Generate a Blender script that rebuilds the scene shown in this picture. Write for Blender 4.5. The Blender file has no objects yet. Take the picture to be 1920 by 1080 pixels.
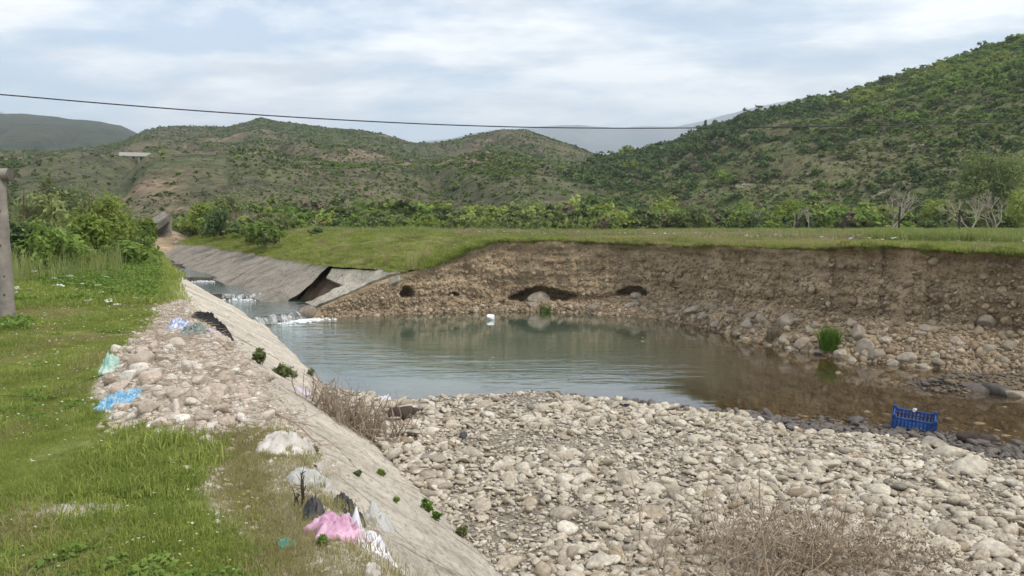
import bpy, bmesh, math, random
import numpy as np
from mathutils import Vector, Matrix, Euler

# ------------------------------------------------------------------ camera, sky, sun, exposure
SC = bpy.context.scene
COL = SC.collection
F = 1500.0                       # focal length in photo pixels (1920 wide)
EYE = 1.6
PITCH = math.atan(125.0 / F)
cam_d = bpy.data.cameras.new('camera')
cam_d.sensor_width = 36.0
cam_d.lens = F / 1920.0 * 36.0
cam_d.clip_start = 0.1
cam_d.clip_end = 30000.0
cam = bpy.data.objects.new('camera', cam_d)
COL.objects.link(cam)
cam.location = (0, 0, EYE)
cam.rotation_euler = (math.pi / 2 - PITCH, 0, 0)
SC.camera = cam

SUN_EL, SUN_AZ = 52.0, 125.0      # azimuth clockwise from +Y (straight ahead)
world = bpy.data.worlds.new('World')
SC.world = world
world.use_nodes = True
wt = world.node_tree
wt.nodes.clear()
def wn(t, **k):
    n = wt.nodes.new(t)
    for a, b in k.items():
        setattr(n, a, b)
    return n
w_out = wn('ShaderNodeOutputWorld')
w_bg = wn('ShaderNodeBackground')
w_bg.inputs['Strength'].default_value = 0.115
w_sky = wn('ShaderNodeTexSky', sky_type='NISHITA', sun_disc=False)
w_sky.sun_elevation = math.radians(SUN_EL)
w_sky.sun_rotation = math.radians(SUN_AZ)
w_sky.air_density = 1.0
w_sky.dust_density = 1.5
w_tc = wn('ShaderNodeTexCoord')
w_sep = wn('ShaderNodeSeparateXYZ')
wt.links.new(w_tc.outputs['Generated'], w_sep.inputs[0])
w_add = wn('ShaderNodeMath', operation='MAXIMUM'); w_add.inputs[1].default_value = 0.0
wt.links.new(w_sep.outputs['Z'], w_add.inputs[0])
w_add2 = wn('ShaderNodeMath', operation='ADD'); w_add2.inputs[1].default_value = 0.14
wt.links.new(w_add.outputs[0], w_add2.inputs[0])
w_dx = wn('ShaderNodeMath', operation='DIVIDE'); w_dy = wn('ShaderNodeMath', operation='DIVIDE')
wt.links.new(w_sep.outputs['X'], w_dx.inputs[0]); wt.links.new(w_add2.outputs[0], w_dx.inputs[1])
wt.links.new(w_sep.outputs['Y'], w_dy.inputs[0]); wt.links.new(w_add2.outputs[0], w_dy.inputs[1])
w_cmb = wn('ShaderNodeCombineXYZ')
wt.links.new(w_dx.outputs[0], w_cmb.inputs['X']); wt.links.new(w_dy.outputs[0], w_cmb.inputs['Y'])
w_map = wn('ShaderNodeMapping')
w_map.inputs['Rotation'].default_value = (0, 0, math.radians(25))
w_map.inputs['Scale'].default_value = (0.75, 1.0, 1.0)
w_map.inputs['Location'].default_value = (3.1, 7.7, 0.0)
wt.links.new(w_cmb.outputs[0], w_map.inputs[0])
w_n1 = wn('ShaderNodeTexNoise')
w_n1.inputs['Scale'].default_value = 1.1; w_n1.inputs['Detail'].default_value = 9.0
w_n1.inputs['Roughness'].default_value = 0.6; w_n1.inputs['Distortion'].default_value = 0.25
wt.links.new(w_map.outputs[0], w_n1.inputs['Vector'])
w_r1 = wn('ShaderNodeValToRGB')           # cloud cover
w_r1.color_ramp.elements[0].position = 0.42; w_r1.color_ramp.elements[0].color = (0.22, 0.22, 0.22, 1)
w_r1.color_ramp.elements[1].position = 0.55; w_r1.color_ramp.elements[1].color = (1, 1, 1, 1)
wt.links.new(w_n1.outputs['Fac'], w_r1.inputs[0])
w_n2 = wn('ShaderNodeTexNoise')
w_n2.inputs['Scale'].default_value = 2.1; w_n2.inputs['Detail'].default_value = 7.0
w_n2.inputs['Roughness'].default_value = 0.62
wt.links.new(w_map.outputs[0], w_n2.inputs['Vector'])
w_r2 = wn('ShaderNodeValToRGB')           # cloud brightness
w_r2.color_ramp.elements[0].position = 0.36; w_r2.color_ramp.elements[0].color = (4.5, 4.85, 5.3, 1)
w_r2.color_ramp.elements[1].position = 0.57; w_r2.color_ramp.elements[1].color = (7.7, 7.7, 7.6, 1)
wt.links.new(w_n2.outputs['Fac'], w_r2.inputs[0])
w_mix = wn('ShaderNodeMix', data_type='RGBA')
wt.links.new(w_r1.outputs[0], w_mix.inputs[0])
wt.links.new(w_sky.outputs[0], w_mix.inputs[6]); wt.links.new(w_r2.outputs[0], w_mix.inputs[7])
wt.links.new(w_mix.outputs[2], w_bg.inputs['Color'])
wt.links.new(w_bg.outputs[0], w_out.inputs['Surface'])

sun_d = bpy.data.lights.new('sun', 'SUN')
sun_d.energy = 1.5
sun_d.angle = math.radians(12)
sun_d.color = (1.0, 0.95, 0.87)
sun = bpy.data.objects.new('sun', sun_d)
COL.objects.link(sun)
_az, _el = math.radians(SUN_AZ), math.radians(SUN_EL)
_sd = Vector((math.sin(_az) * math.cos(_el), math.cos(_az) * math.cos(_el), math.sin(_el)))
sun.rotation_euler = _sd.to_track_quat('Z', 'Y').to_euler()

SC.view_settings.view_transform = 'Standard'
SC.view_settings.look = 'None'
SC.view_settings.exposure = 0.78
SC.view_settings.gamma = 1.0
SC.view_settings.use_curve_mapping = False
SC.render.engine = 'CYCLES'
SC.cycles.use_denoising = True
SC.cycles.max_bounces = 6
SC.cycles.diffuse_bounces = 3
SC.cycles.glossy_bounces = 3
SC.cycles.transmission_bounces = 3
SC.cycles.volume_bounces = 1
SC.cycles.transparent_max_bounces = 8

# ------------------------------------------------------------------ helpers
rng = np.random.default_rng(11)
random.seed(5)

def P(u, v, z):
    """photo pixel -> world point at height z"""
    dx = (u - 960) / F; dy = -(v - 540) / F
    d = np.array([dx, math.cos(PITCH) + dy * math.sin(PITCH), -math.sin(PITCH) + dy * math.cos(PITCH)])
    k = (z - EYE) / d[2]
    return np.array([d[0] * k, d[1] * k, z])

def PY(u, v, Y):
    dx = (u - 960) / F; dy = -(v - 540) / F
    d = np.array([dx, math.cos(PITCH) + dy * math.sin(PITCH), -math.sin(PITCH) + dy * math.cos(PITCH)])
    k = Y / d[1]
    return np.array([d[0] * k, Y, EYE + d[2] * k])

def hash3(i, j, k, seed):
    h = (i.astype(np.int64) * 374761393 + j.astype(np.int64) * 668265263 + k.astype(np.int64) * 1274126177 + seed * 974634777) & 0xFFFFFFFF
    h = ((h ^ (h >> 13)) * 1103515245) & 0xFFFFFFFF
    h = ((h ^ (h >> 16)) * 2246822519) & 0xFFFFFFFF
    return ((h ^ (h >> 15)) & 0xFFFFFF) / float(0xFFFFFF)

def vnoise(p, seed=0):
    p = np.asarray(p, float)
    i = np.floor(p); f = p - i; f = f * f * (3 - 2 * f)
    i = i.astype(np.int64)
    r = 0
    for a in (0, 1):
        wa = f[:, 0] if a else 1 - f[:, 0]
        for b in (0, 1):
            wb = f[:, 1] if b else 1 - f[:, 1]
            for c in (0, 1):
                wc = f[:, 2] if c else 1 - f[:, 2]
                r = r + wa * wb * wc * hash3(i[:, 0] + a, i[:, 1] + b, i[:, 2] + c, seed)
    return r * 2 - 1

def fbm(p, octv=4, seed=0, gain=0.5):
    p = np.asarray(p, float); a = 1.0; r = 0; t = 0
    for o in range(octv):
        r = r + a * vnoise(p * (2.03 ** o) + 17.3 * o, seed + o); t += a; a *= gain
    return r / t

def fbm2(x, y, sc=1.0, octv=4, seed=0, gain=0.5):
    x = np.atleast_1d(np.asarray(x, float)); y = np.atleast_1d(np.asarray(y, float))
    sh = np.broadcast(x, y).shape
    x = np.broadcast_to(x, sh).ravel(); y = np.broadcast_to(y, sh).ravel()
    return fbm(np.stack([x * sc, y * sc, np.zeros_like(x) + 0.37], 1), octv, seed, gain).reshape(sh)

def sstep(a, b, x):
    t = np.clip((np.asarray(x, float) - a) / (b - a), 0, 1)
    return t * t * (3 - 2 * t)

def mesh_np(name, verts, faces, mat=None, smooth=False, attrs=None):
    me = bpy.data.meshes.new(name)
    verts = np.asarray(verts, dtype=np.float32)
    if isinstance(faces, np.ndarray):
        n, k = faces.shape
        me.vertices.add(len(verts)); me.vertices.foreach_set('co', verts.ravel())
        me.loops.add(n * k); me.loops.foreach_set('vertex_index', faces.astype(np.int32).ravel())
        me.polygons.add(n)
        me.polygons.foreach_set('loop_start', np.arange(0, n * k, k, dtype=np.int32))
        me.polygons.foreach_set('loop_total', np.full(n, k, dtype=np.int32))
        me.update(calc_edges=True)
    else:
        me.from_pydata([tuple(map(float, v)) for v in verts], [], faces); me.update()
    me.validate()
    if attrs:
        for an, av in attrs.items():
            av = np.asarray(av, dtype=np.float32)
            a = me.attributes.new(an, 'FLOAT', 'POINT'); a.data.foreach_set('value', av)
    if smooth:
        me.polygons.foreach_set('use_smooth', np.ones(len(me.polygons), dtype=bool))
    if mat:
        me.materials.append(mat)
    return me

def grid_faces(nr, nc):
    i = np.arange(nr - 1)[:, None] * nc + np.arange(nc - 1)[None, :]
    i = i.ravel()
    return np.stack([i, i + 1, i + nc + 1, i + nc], 1)

def link(name, me, parent=None, label=None, cat=None, group=None, kind=None, loc=None, rot=None, scale=None):
    o = bpy.data.objects.new(name, me)
    COL.objects.link(o)
    if parent is not None: o.parent = parent
    if label: o['label'] = label
    if cat: o['category'] = cat
    if group: o['group'] = group
    if kind: o['kind'] = kind
    if loc is not None: o.location = tuple(float(q) for q in loc)
    if rot is not None: o.rotation_euler = tuple(float(q) for q in rot)
    if scale is not None:
        o.scale = (float(scale),) * 3 if np.isscalar(scale) else tuple(float(q) for q in scale)
    return o

def thing(name, label, cat, loc=(0, 0, 0), rotz=0.0, group=None, scale=None):
    return link(name, None, None, label, cat, group, 'thing', loc, (0, 0, rotz), scale)

class MB:
    """collects simple solids into one mesh"""
    def __init__(self): self.v = []; self.f = []; self.n = 0
    def add(self, v, f):
        v = np.asarray(v, float)
        self.v.append(v); self.f += [tuple(int(i) + self.n for i in q) for q in f]; self.n += len(v); return self
    def box(self, c, s, R=None):
        x, y, z = [q / 2 for q in s]
        v = np.array([[-x, -y, -z], [x, -y, -z], [x, y, -z], [-x, y, -z], [-x, -y, z], [x, -y, z], [x, y, z], [-x, y, z]])
        if R is not None: v = v @ np.array(R).T
        return self.add(v + np.array(c), [(0, 3, 2, 1), (4, 5, 6, 7), (0, 1, 5, 4), (1, 2, 6, 5), (2, 3, 7, 6), (3, 0, 4, 7)])
    def tube(self, pts, rad, n=6, cap=True):
        pts = np.asarray(pts, float); m = len(pts)
        rad = np.broadcast_to(np.asarray(rad, float), (m,))
        tan = np.gradient(pts, axis=0); tan /= np.linalg.norm(tan, axis=1)[:, None] + 1e-9
        up = np.array([0, 0, 1.0]) if abs(tan[0][2]) < 0.9 else np.array([1.0, 0, 0])
        rings = []
        for i in range(m):
            a = np.cross(tan[i], up); a /= np.linalg.norm(a) + 1e-9
            b = np.cross(a, tan[i])
            th = np.arange(n) * 2 * math.pi / n
            rings.append(pts[i] + rad[i] * (np.cos(th)[:, None] * a + np.sin(th)[:, None] * b))
        f = []
        for i in range(m - 1):
            for k in range(n):
                k2 = (k + 1) % n
                f.append((i * n + k, i * n + k2, (i + 1) * n + k2, (i + 1) * n + k))
        if cap:
            f.append(tuple(range(n - 1, -1, -1))); f.append(tuple((m - 1) * n + k for k in range(n)))
        return self.add(np.concatenate(rings), f)
    def mesh(self, name, mat, smooth=False):
        return mesh_np(name, np.concatenate(self.v), self.f, mat, smooth)
    def build(self, name, mat, parent=None, smooth=False, **k):
        return link(name, self.mesh(name, mat, smooth), parent, **k)

# ------------------------------------------------------------------ materials
def new_mat(name):
    m = bpy.data.materials.new(name); m.use_nodes = True
    nt = m.node_tree; nt.nodes.clear()
    return m, nt
def N(nt, t, ins=None, **k):
    n = nt.nodes.new(t)
    for a, b in k.items(): setattr(n, a, b)
    if ins:
        for a, b in ins.items(): n.inputs[a].default_value = b
    return n
def ramp(nt, stops, src):
    r = N(nt, 'ShaderNodeValToRGB'); cr = r.color_ramp
    while len(cr.elements) < len(stops): cr.elements.new(0.5)
    for e, (p, c) in zip(cr.elements, stops):
        e.position = p; e.color = tuple(c) + (1,) if len(c) == 3 else c
    nt.links.new(src, r.inputs[0]); return r
def mixc(nt, fac, a, b, blend='MIX'):
    m = N(nt, 'ShaderNodeMix', data_type='RGBA', blend_type=blend)
    for sock, val in ((m.inputs[0], fac), (m.inputs[6], a), (m.inputs[7], b)):
        if isinstance(val, (int, float)): sock.default_value = val
        elif isinstance(val, tuple): sock.default_value = val + (1,) if len(val) == 3 else val
        else: nt.links.new(val, sock)
    return m.outputs[2]
def coords(nt, scale=(1, 1, 1), rotz=0.0, kind='Object'):
    tc = N(nt, 'ShaderNodeTexCoord'); mp = N(nt, 'ShaderNodeMapping')
    mp.inputs['Scale'].default_value = scale; mp.inputs['Rotation'].default_value = (0, 0, rotz)
    nt.links.new(tc.outputs[kind], mp.inputs[0]); return mp.outputs[0]
def noise(nt, vec, scale, detail=5.0, rough=0.55, dist=0.0):
    n = N(nt, 'ShaderNodeTexNoise', {'Scale': scale, 'Detail': detail, 'Roughness': rough, 'Distortion': dist})
    if vec is not None: nt.links.new(vec, n.inputs['Vector'])
    return n.outputs['Fac']
def bump(nt, h, strength, dist, normal=None):
    b = N(nt, 'ShaderNodeBump', {'Strength': strength, 'Distance': dist})
    nt.links.new(h, b.inputs['Height'])
    if normal is not None: nt.links.new(normal, b.inputs['Normal'])
    return b.outputs[0]
def finish(nt, color, rough=0.9, normal=None, spec=0.3, extra=None):
    o = N(nt, 'ShaderNodeOutputMaterial'); p = N(nt, 'ShaderNodeBsdfPrincipled')
    if isinstance(color, tuple): p.inputs['Base Color'].default_value = color + (1,) if len(color) == 3 else color
    else: nt.links.new(color, p.inputs['Base Color'])
    if isinstance(rough, (int, float)): p.inputs['Roughness'].default_value = rough
    else: nt.links.new(rough, p.inputs['Roughness'])
    p.inputs['Specular IOR Level'].default_value = spec
    if normal is not None: nt.links.new(normal, p.inputs['Normal'])
    if extra:
        for a, b in extra.items(): p.inputs[a].default_value = b
    nt.links.new(p.outputs[0], o.inputs['Surface']); return p
def attr(nt, name):
    return N(nt, 'ShaderNodeAttribute', attribute_name=name).outputs['Fac']

def stone_mat(name, stops, mott=0.35, wet=False):
    m, nt = new_mat(name)
    oi = N(nt, 'ShaderNodeObjectInfo')
    c = ramp(nt, stops, oi.outputs['Random']).outputs[0]
    vec = coords(nt)
    n1 = noise(nt, vec, 3.2, 6, 0.6, 0.4)
    dk = ramp(nt, [(0.3, (0.55, 0.53, 0.5)), (0.62, (1.12, 1.1, 1.06))], n1).outputs[0]
    c = mixc(nt, mott * 2 if mott < 0.5 else 1.0, c, dk, 'MULTIPLY')
    n2 = noise(nt, vec, 14, 5, 0.7)
    nor = bump(nt, n2, 0.35, 0.08)
    finish(nt, c, 0.28 if wet else 0.88, nor, 0.5 if wet else 0.25); return m
M = {}
M['cobble'] = stone_mat('pale_cobble', [(0.0, (0.30, 0.265, 0.22)), (0.14, (0.53, 0.465, 0.37)), (0.4, (0.63, 0.57, 0.47)), (0.54, (0.36, 0.31, 0.245)), (0.74, (0.72, 0.67, 0.58)), (0.84, (0.43, 0.37, 0.29)), (0.92, (0.35, 0.28, 0.185)), (0.95, (0.5, 0.44, 0.36)), (1.0, (0.17, 0.16, 0.14))], 0.42)
M['cobble_wet'] = stone_mat('wet_cobble', [(0.0, (0.10, 0.085, 0.075)), (0.5, (0.17, 0.14, 0.115)), (1.0, (0.07, 0.06, 0.055))], 0.4, True)
M['bed_stone'] = stone_mat('stream_bed_stone', [(0.0, (0.20, 0.15, 0.095)), (0.5, (0.30, 0.235, 0.15)), (1.0, (0.14, 0.105, 0.065))], 0.4)
M['rubble'] = stone_mat('rubble_stone', [(0.0, (0.42, 0.35, 0.28)), (0.4, (0.64, 0.585, 0.51)), (0.55, (0.44, 0.37, 0.30)), (0.7, (0.58, 0.48, 0.40)), (1.0, (0.76, 0.73, 0.67))], 0.35)
M['bank_stone'] = stone_mat('bank_stone', [(0.0, (0.259, 0.202, 0.135)), (0.35, (0.356, 0.281, 0.197)), (0.6, (0.214, 0.164, 0.109)), (0.85, (0.419, 0.336, 0.239)), (1.0, (0.516, 0.437, 0.332))], 0.4)
M['boulder'] = stone_mat('boulder_stone', [(0.0, (0.31, 0.262, 0.206)), (0.5, (0.396, 0.344, 0.28)), (1.0, (0.249, 0.211, 0.163))], 0.4)

def leaf_mat(name, c1, c2, trans=0.35, randamt=0.6):
    m, nt = new_mat(name)
    oi = N(nt, 'ShaderNodeObjectInfo')
    t = attr(nt, 'tone')
    mx = N(nt, 'ShaderNodeMath', operation='MULTIPLY_ADD'); mx.inputs[1].default_value = 1 - randamt
    sc = N(nt, 'ShaderNodeMath', operation='MULTIPLY'); sc.inputs[1].default_value = randamt
    nt.links.new(oi.outputs['Random'], sc.inputs[0])
    nt.links.new(t, mx.inputs[0]); nt.links.new(sc.outputs[0], mx.inputs[2])
    c = mixc(nt, mx.outputs[0], c1, c2)
    d = N(nt, 'ShaderNodeBsdfDiffuse'); tr = N(nt, 'ShaderNodeBsdfTranslucent')
    nt.links.new(c, d.inputs[0]); nt.links.new(c, tr.inputs[0])
    ms = N(nt, 'ShaderNodeMixShader', {0: trans}); o = N(nt, 'ShaderNodeOutputMaterial')
    nt.links.new(d.outputs[0], ms.inputs[1]); nt.links.new(tr.outputs[0], ms.inputs[2]); nt.links.new(ms.outputs[0], o.inputs[0])
    return m
M['leaf_green'] = leaf_mat('leaf_green', (0.111, 0.175, 0.041), (0.281, 0.380, 0.098))
M['leaf_bright'] = leaf_mat('leaf_bright', (0.132, 0.193, 0.033), (0.297, 0.363, 0.088))
M['leaf_dark'] = leaf_mat('leaf_dark', (0.068, 0.109, 0.043), (0.174, 0.240, 0.094), 0.25)
M['leaf_olive'] = leaf_mat('leaf_olive', (0.132, 0.164, 0.067), (0.264, 0.308, 0.126))
M['leaf_brown'] = leaf_mat('leaf_brown', (0.144, 0.121, 0.083), (0.259, 0.218, 0.149), 0.2)
M['leaf_pale'] = leaf_mat('leaf_pale', (0.165, 0.204, 0.077), (0.297, 0.330, 0.138))
M['leaf_lime'] = leaf_mat('leaf_lime', (0.19, 0.25, 0.05), (0.38, 0.43, 0.13), 0.4)
M['leaf_soft'] = leaf_mat('leaf_soft_green', (0.20, 0.25, 0.09), (0.37, 0.40, 0.17), 0.4)
M['grass'] = leaf_mat('grass_blade', (0.155, 0.22, 0.04), (0.42, 0.46, 0.13), 0.4, 0.65)
M['grass_dry'] = leaf_mat('dry_grass_blade', (0.27, 0.25, 0.10), (0.46, 0.41, 0.20), 0.4)
M['grass_tall'] = leaf_mat('tall_grass_blade', (0.18, 0.23, 0.06), (0.38, 0.41, 0.16), 0.4)
M['herb'] = leaf_mat('herb_leaf', (0.10, 0.18, 0.03), (0.24, 0.34, 0.085), 0.35)
M['reed'] = leaf_mat('rush_blade', (0.06, 0.13, 0.02), (0.17, 0.27, 0.05), 0.35, 0.2)

def plain(name, col, rough=0.8, var=0.25, scale=6.0, bumpd=0.0, spec=0.3, extra=None):
    m, nt = new_mat(name); vec = coords(nt)
    n1 = noise(nt, vec, scale, 6, 0.6)
    lo = tuple(q * (1 - var) for q in col); hi = tuple(min(1, q * (1 + var)) for q in col)
    c = ramp(nt, [(0.3, lo), (0.7, hi)], n1).outputs[0]
    nor = bump(nt, noise(nt, vec, scale * 4, 5, 0.65), 0.5, bumpd) if bumpd else None
    finish(nt, c, rough, nor, spec, extra); return m
M['bark'] = plain('grey_bark', (0.17, 0.14, 0.11), 0.9, 0.3, 8, 0.01)
M['bare_bark'] = plain('pale_bare_bark', (0.36, 0.31, 0.25), 0.9, 0.2, 6)
M['twig'] = plain('dry_twig', (0.30, 0.235, 0.175), 0.9, 0.3, 9)
M['twig_grey'] = plain('grey_dry_twig', (0.37, 0.295, 0.22), 0.9, 0.3, 9)
M['dry_head'] = leaf_mat('dry_seed_head', (0.22, 0.165, 0.11), (0.40, 0.32, 0.22), 0.2)
M['white_petal'] = plain('white_petal', (0.75, 0.75, 0.66), 0.8, 0.05)
M['yellow_petal'] = plain('yellow_petal', (0.62, 0.5, 0.05), 0.8, 0.1)
M['pink_petal'] = plain('pink_grass_head', (0.42, 0.27, 0.2), 0.8, 0.1)

# channel frame: s upstream, t to the right
CA = math.radians(25.6)
SD = np.array([-math.sin(CA), math.cos(CA)]); TD = np.array([math.cos(CA), math.sin(CA)])
def st(x, y): return x * SD[0] + y * SD[1], x * TD[0] + y * TD[1]
def xy(s, t): return s * SD[0] + t * TD[0], s * SD[1] + t * TD[1]

def concrete_mat(name, base, dark, streak=True):
    m, nt = new_mat(name)
    vec = coords(nt, (1, 1, 1), 0)
    vs = coords(nt, (5.0, 1.0, 5.0), -CA)
    n1 = noise(nt, vec, 0.8, 7, 0.62, 0.3)
    n2 = noise(nt, vs, 3.5, 8, 0.7)
    n3 = noise(nt, vec, 22, 6, 0.75)
    c = ramp(nt, [(0.28, dark), (0.5, base), (0.75, tuple(q * 1.22 for q in base))], n1).outputs[0]
    c2 = ramp(nt, [(0.34, (0.6, 0.57, 0.53)), (0.5, (1, 1, 1)), (0.72, (1.1, 1.1, 1.08))], n2).outputs[0]
    c = mixc(nt, 0.85, c, c2, 'MULTIPLY')
    c3 = ramp(nt, [(0.33, (0.45, 0.43, 0.4)), (0.47, (1, 1, 1))], n3).outputs[0]
    c = mixc(nt, 0.75, c, c3, 'MULTIPLY')
    wv = N(nt, 'ShaderNodeTexNoise', {'Scale': 1.1, 'Detail': 4.0}); nt.links.new(vec, wv.inputs['Vector'])
    vm = N(nt, 'ShaderNodeMix', data_type='RGBA'); vm.inputs[0].default_value = 0.35; nt.links.new(vec, vm.inputs[6]); nt.links.new(wv.outputs['Color'], vm.inputs[7])
    vo = N(nt, 'ShaderNodeTexVoronoi', {'Scale': 0.9}, feature='DISTANCE_TO_EDGE'); nt.links.new(vm.outputs[2], vo.inputs['Vector'])
    ck = ramp(nt, [(0.0, (0.3, 0.27, 0.22)), (0.012, (1, 1, 1))], vo.outputs['Distance']).outputs[0]
    c = mixc(nt, 0.7, c, ck, 'MULTIPLY')
    st_ = ramp(nt, [(0.40, (0.62, 0.6, 0.57)), (0.52, (1, 1, 1))], noise(nt, vec, 2.3, 7, 0.7, 0.8)).outputs[0]
    c = mixc(nt, 0.6, c, st_, 'MULTIPLY')
    h = N(nt, 'ShaderNodeMath', operation='ADD'); nt.links.new(n2, h.inputs[0]); nt.links.new(n3, h.inputs[1])
    finish(nt, c, 0.92, bump(nt, h.outputs[0], 0.9, 0.06), 0.2); return m
M['concrete'] = concrete_mat('weathered_concrete', (0.80, 0.715, 0.59), (0.64, 0.575, 0.47))
M['concrete_grey'] = concrete_mat('old_grey_concrete', (0.34, 0.305, 0.255), (0.19, 0.17, 0.135))
M['concrete_pale'] = concrete_mat('pale_concrete', (0.56, 0.515, 0.43), (0.36, 0.325, 0.265))

def soil_mat(name, c_lo, c_hi, gravel, bumpd=0.05):
    m, nt = new_mat(name); vec = coords(nt)
    n1 = noise(nt, vec, 1.1, 6, 0.6, 0.5)
    c = ramp(nt, [(0.3, c_lo), (0.68, c_hi)], n1).outputs[0]
    lay = noise(nt, coords(nt, (0.25, 0.25, 3.4)), 1.6, 5, 0.6, 0.3)
    c = mixc(nt, 0.8, c, ramp(nt, [(0.34, (0.62, 0.6, 0.58)), (0.5, (1, 1, 1)), (0.66, (1.22, 1.2, 1.16))], lay).outputs[0], 'MULTIPLY')
    vo = N(nt, 'ShaderNodeTexVoronoi', {'Scale': 14.0}); nt.links.new(vec, vo.inputs['Vector'])
    g = ramp(nt, [(0.05, (1, 1, 1)), (0.35, (0, 0, 0))], vo.outputs['Distance']).outputs[0]
    ge = mixc(nt, ramp(nt, [(0.45, (0, 0, 0)), (0.62, (1, 1, 1))], noise(nt, vec, 1.7, 4)).outputs[0], (0, 0, 0), g)
    c = mixc(nt, ge, c, gravel)
    n3 = noise(nt, vec, 30, 6, 0.7)
    c = mixc(nt, 0.6, c, ramp(nt, [(0.3, (0.55, 0.55, 0.55)), (0.6, (1.1, 1.1, 1.1))], n3).outputs[0], 'MULTIPLY')
    finish(nt, c, 0.95, bump(nt, n3, 0.9, bumpd), 0.15); return m
M['earth'] = soil_mat('bank_earth', (0.30, 0.215, 0.13), (0.50, 0.39, 0.26), (0.60, 0.49, 0.36))
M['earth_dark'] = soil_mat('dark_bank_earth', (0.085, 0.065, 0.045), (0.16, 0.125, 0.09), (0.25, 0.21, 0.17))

def bank_ground_mat():
    m, nt = new_mat('grass_ground'); vec = coords(nt)
    g = attr(nt, 'green')
    n1 = noise(nt, vec, 0.7, 7, 0.62, 0.5); n2 = noise(nt, vec, 9, 6, 0.7); n3 = noise(nt, vec, 45, 4, 0.7)
    cg = ramp(nt, [(0.3, (0.115, 0.15, 0.035)), (0.55, (0.21, 0.23, 0.07)), (0.75, (0.33, 0.30, 0.14))], n1).outputs[0]
    cg = mixc(nt, 0.7, cg, ramp(nt, [(0.3, (0.5, 0.5, 0.45)), (0.65, (1.15, 1.15, 1.1))], n2).outputs[0], 'MULTIPLY')
    cd = ramp(nt, [(0.3, (0.36, 0.31, 0.24)), (0.55, (0.52, 0.465, 0.38)), (0.75, (0.66, 0.61, 0.52))], n2).outputs[0]
    cd = mixc(nt, 0.6, cd, ramp(nt, [(0.35, (0.55, 0.53, 0.5)), (0.55, (1.1, 1.1, 1.1))], n3).outputs[0], 'MULTIPLY')
    a = N(nt, 'ShaderNodeMath', operation='ADD'); nt.links.new(g, a.inputs[0])
    b = N(nt, 'ShaderNodeMath', operation='MULTIPLY_ADD'); b.inputs[1].default_value = 0.5; b.inputs[2].default_value = -0.25
    nt.links.new(n2, b.inputs[0]); nt.links.new(b.outputs[0], a.inputs[1])
    fac = ramp(nt, [(0.4, (0, 0, 0)), (0.6, (1, 1, 1))], a.outputs[0]).outputs[0]
    finish(nt, mixc(nt, fac, cd, cg), 0.95, bump(nt, n3, 0.8, 0.02), 0.15); return m
M['bank_ground'] = bank_ground_mat()

def bed_mat():
    m, nt = new_mat('gravel_bed'); vec = coords(nt)
    w = attr(nt, 'wet')
    n1 = noise(nt, vec, 1.3, 6, 0.6); n2 = noise(nt, vec, 28, 6, 0.7)
    vo = N(nt, 'ShaderNodeTexVoronoi', {'Scale': 22.0}); nt.links.new(vec, vo.inputs['Vector'])
    c = ramp(nt, [(0.3, (0.27, 0.235, 0.185)), (0.7, (0.42, 0.375, 0.31))], n1).outputs[0]
    c = mixc(nt, 0.7, c, ramp(nt, [(0.0, (1.15, 1.15, 1.1)), (0.5, (0.5, 0.48, 0.45))], vo.outputs['Distance']).outputs[0], 'MULTIPLY')
    wc = ramp(nt, [(0.3, (0.14, 0.105, 0.065)), (0.7, (0.26, 0.20, 0.125))], n1).outputs[0]
    wc = mixc(nt, 0.6, wc, ramp(nt, [(0.0, (1.2, 1.2, 1.1)), (0.5, (0.5, 0.48, 0.45))], vo.outputs['Distance']).outputs[0], 'MULTIPLY')
    fac = ramp(nt, [(0.35, (0, 0, 0)), (0.65, (1, 1, 1))], w).outputs[0]
    finish(nt, mixc(nt, fac, c, wc), 0.85, bump(nt, n2, 0.8, 0.03), 0.25); return m
M['bed'] = bed_mat()

def field_mat():
    m, nt = new_mat('meadow'); vec = coords(nt)
    n1 = noise(nt, vec, 0.18, 6, 0.6, 0.6); n2 = noise(nt, vec, 6, 6, 0.7)
    c = ramp(nt, [(0.32, (0.12, 0.145, 0.04)), (0.5, (0.2, 0.205, 0.07)), (0.7, (0.29, 0.26, 0.12))], n1).outputs[0]
    c = mixc(nt, 0.7, c, ramp(nt, [(0.3, (0.55, 0.55, 0.5)), (0.65, (1.12, 1.12, 1.1))], n2).outputs[0], 'MULTIPLY')
    finish(nt, c, 0.95, bump(nt, n2, 0.8, 0.08), 0.15); return m
M['meadow'] = field_mat()

def hill_mat(name, veg, dry, rock, sc, rockpos=0.62):
    m, nt = new_mat(name); vec = coords(nt)
    n1 = noise(nt, vec, sc, 8, 0.62, 0.6); n2 = noise(nt, vec, sc * 9, 7, 0.7, 0.3); n3 = noise(nt, vec, sc * 2.3, 6, 0.6)
    c = ramp(nt, [(0.36, veg), (0.6, dry)], n1).outputs[0]
    c = mixc(nt, ramp(nt, [(rockpos, (0, 0, 0)), (rockpos + 0.1, (1, 1, 1))], n3).outputs[0], c, rock)
    c = mixc(nt, 0.85, c, ramp(nt, [(0.33, (0.4, 0.43, 0.42)), (0.62, (1.2, 1.18, 1.1))], n2).outputs[0], 'MULTIPLY')
    n4 = noise(nt, vec, sc * 60, 6, 0.75)
    c = mixc(nt, 0.9, c, ramp(nt, [(0.36, (0.35, 0.4, 0.36)), (0.6, (1.3, 1.25, 1.15))], n4).outputs[0], 'MULTIPLY')
    finish(nt, c, 1.0, bump(nt, n2, 0.7, 0.12 / sc * 0.1), 0.1); return m
M['hill_right'] = hill_mat('scrub_hillside', (0.105, 0.13, 0.052), (0.15, 0.138, 0.085), (0.28, 0.25, 0.21), 0.05, 0.60)
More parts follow.
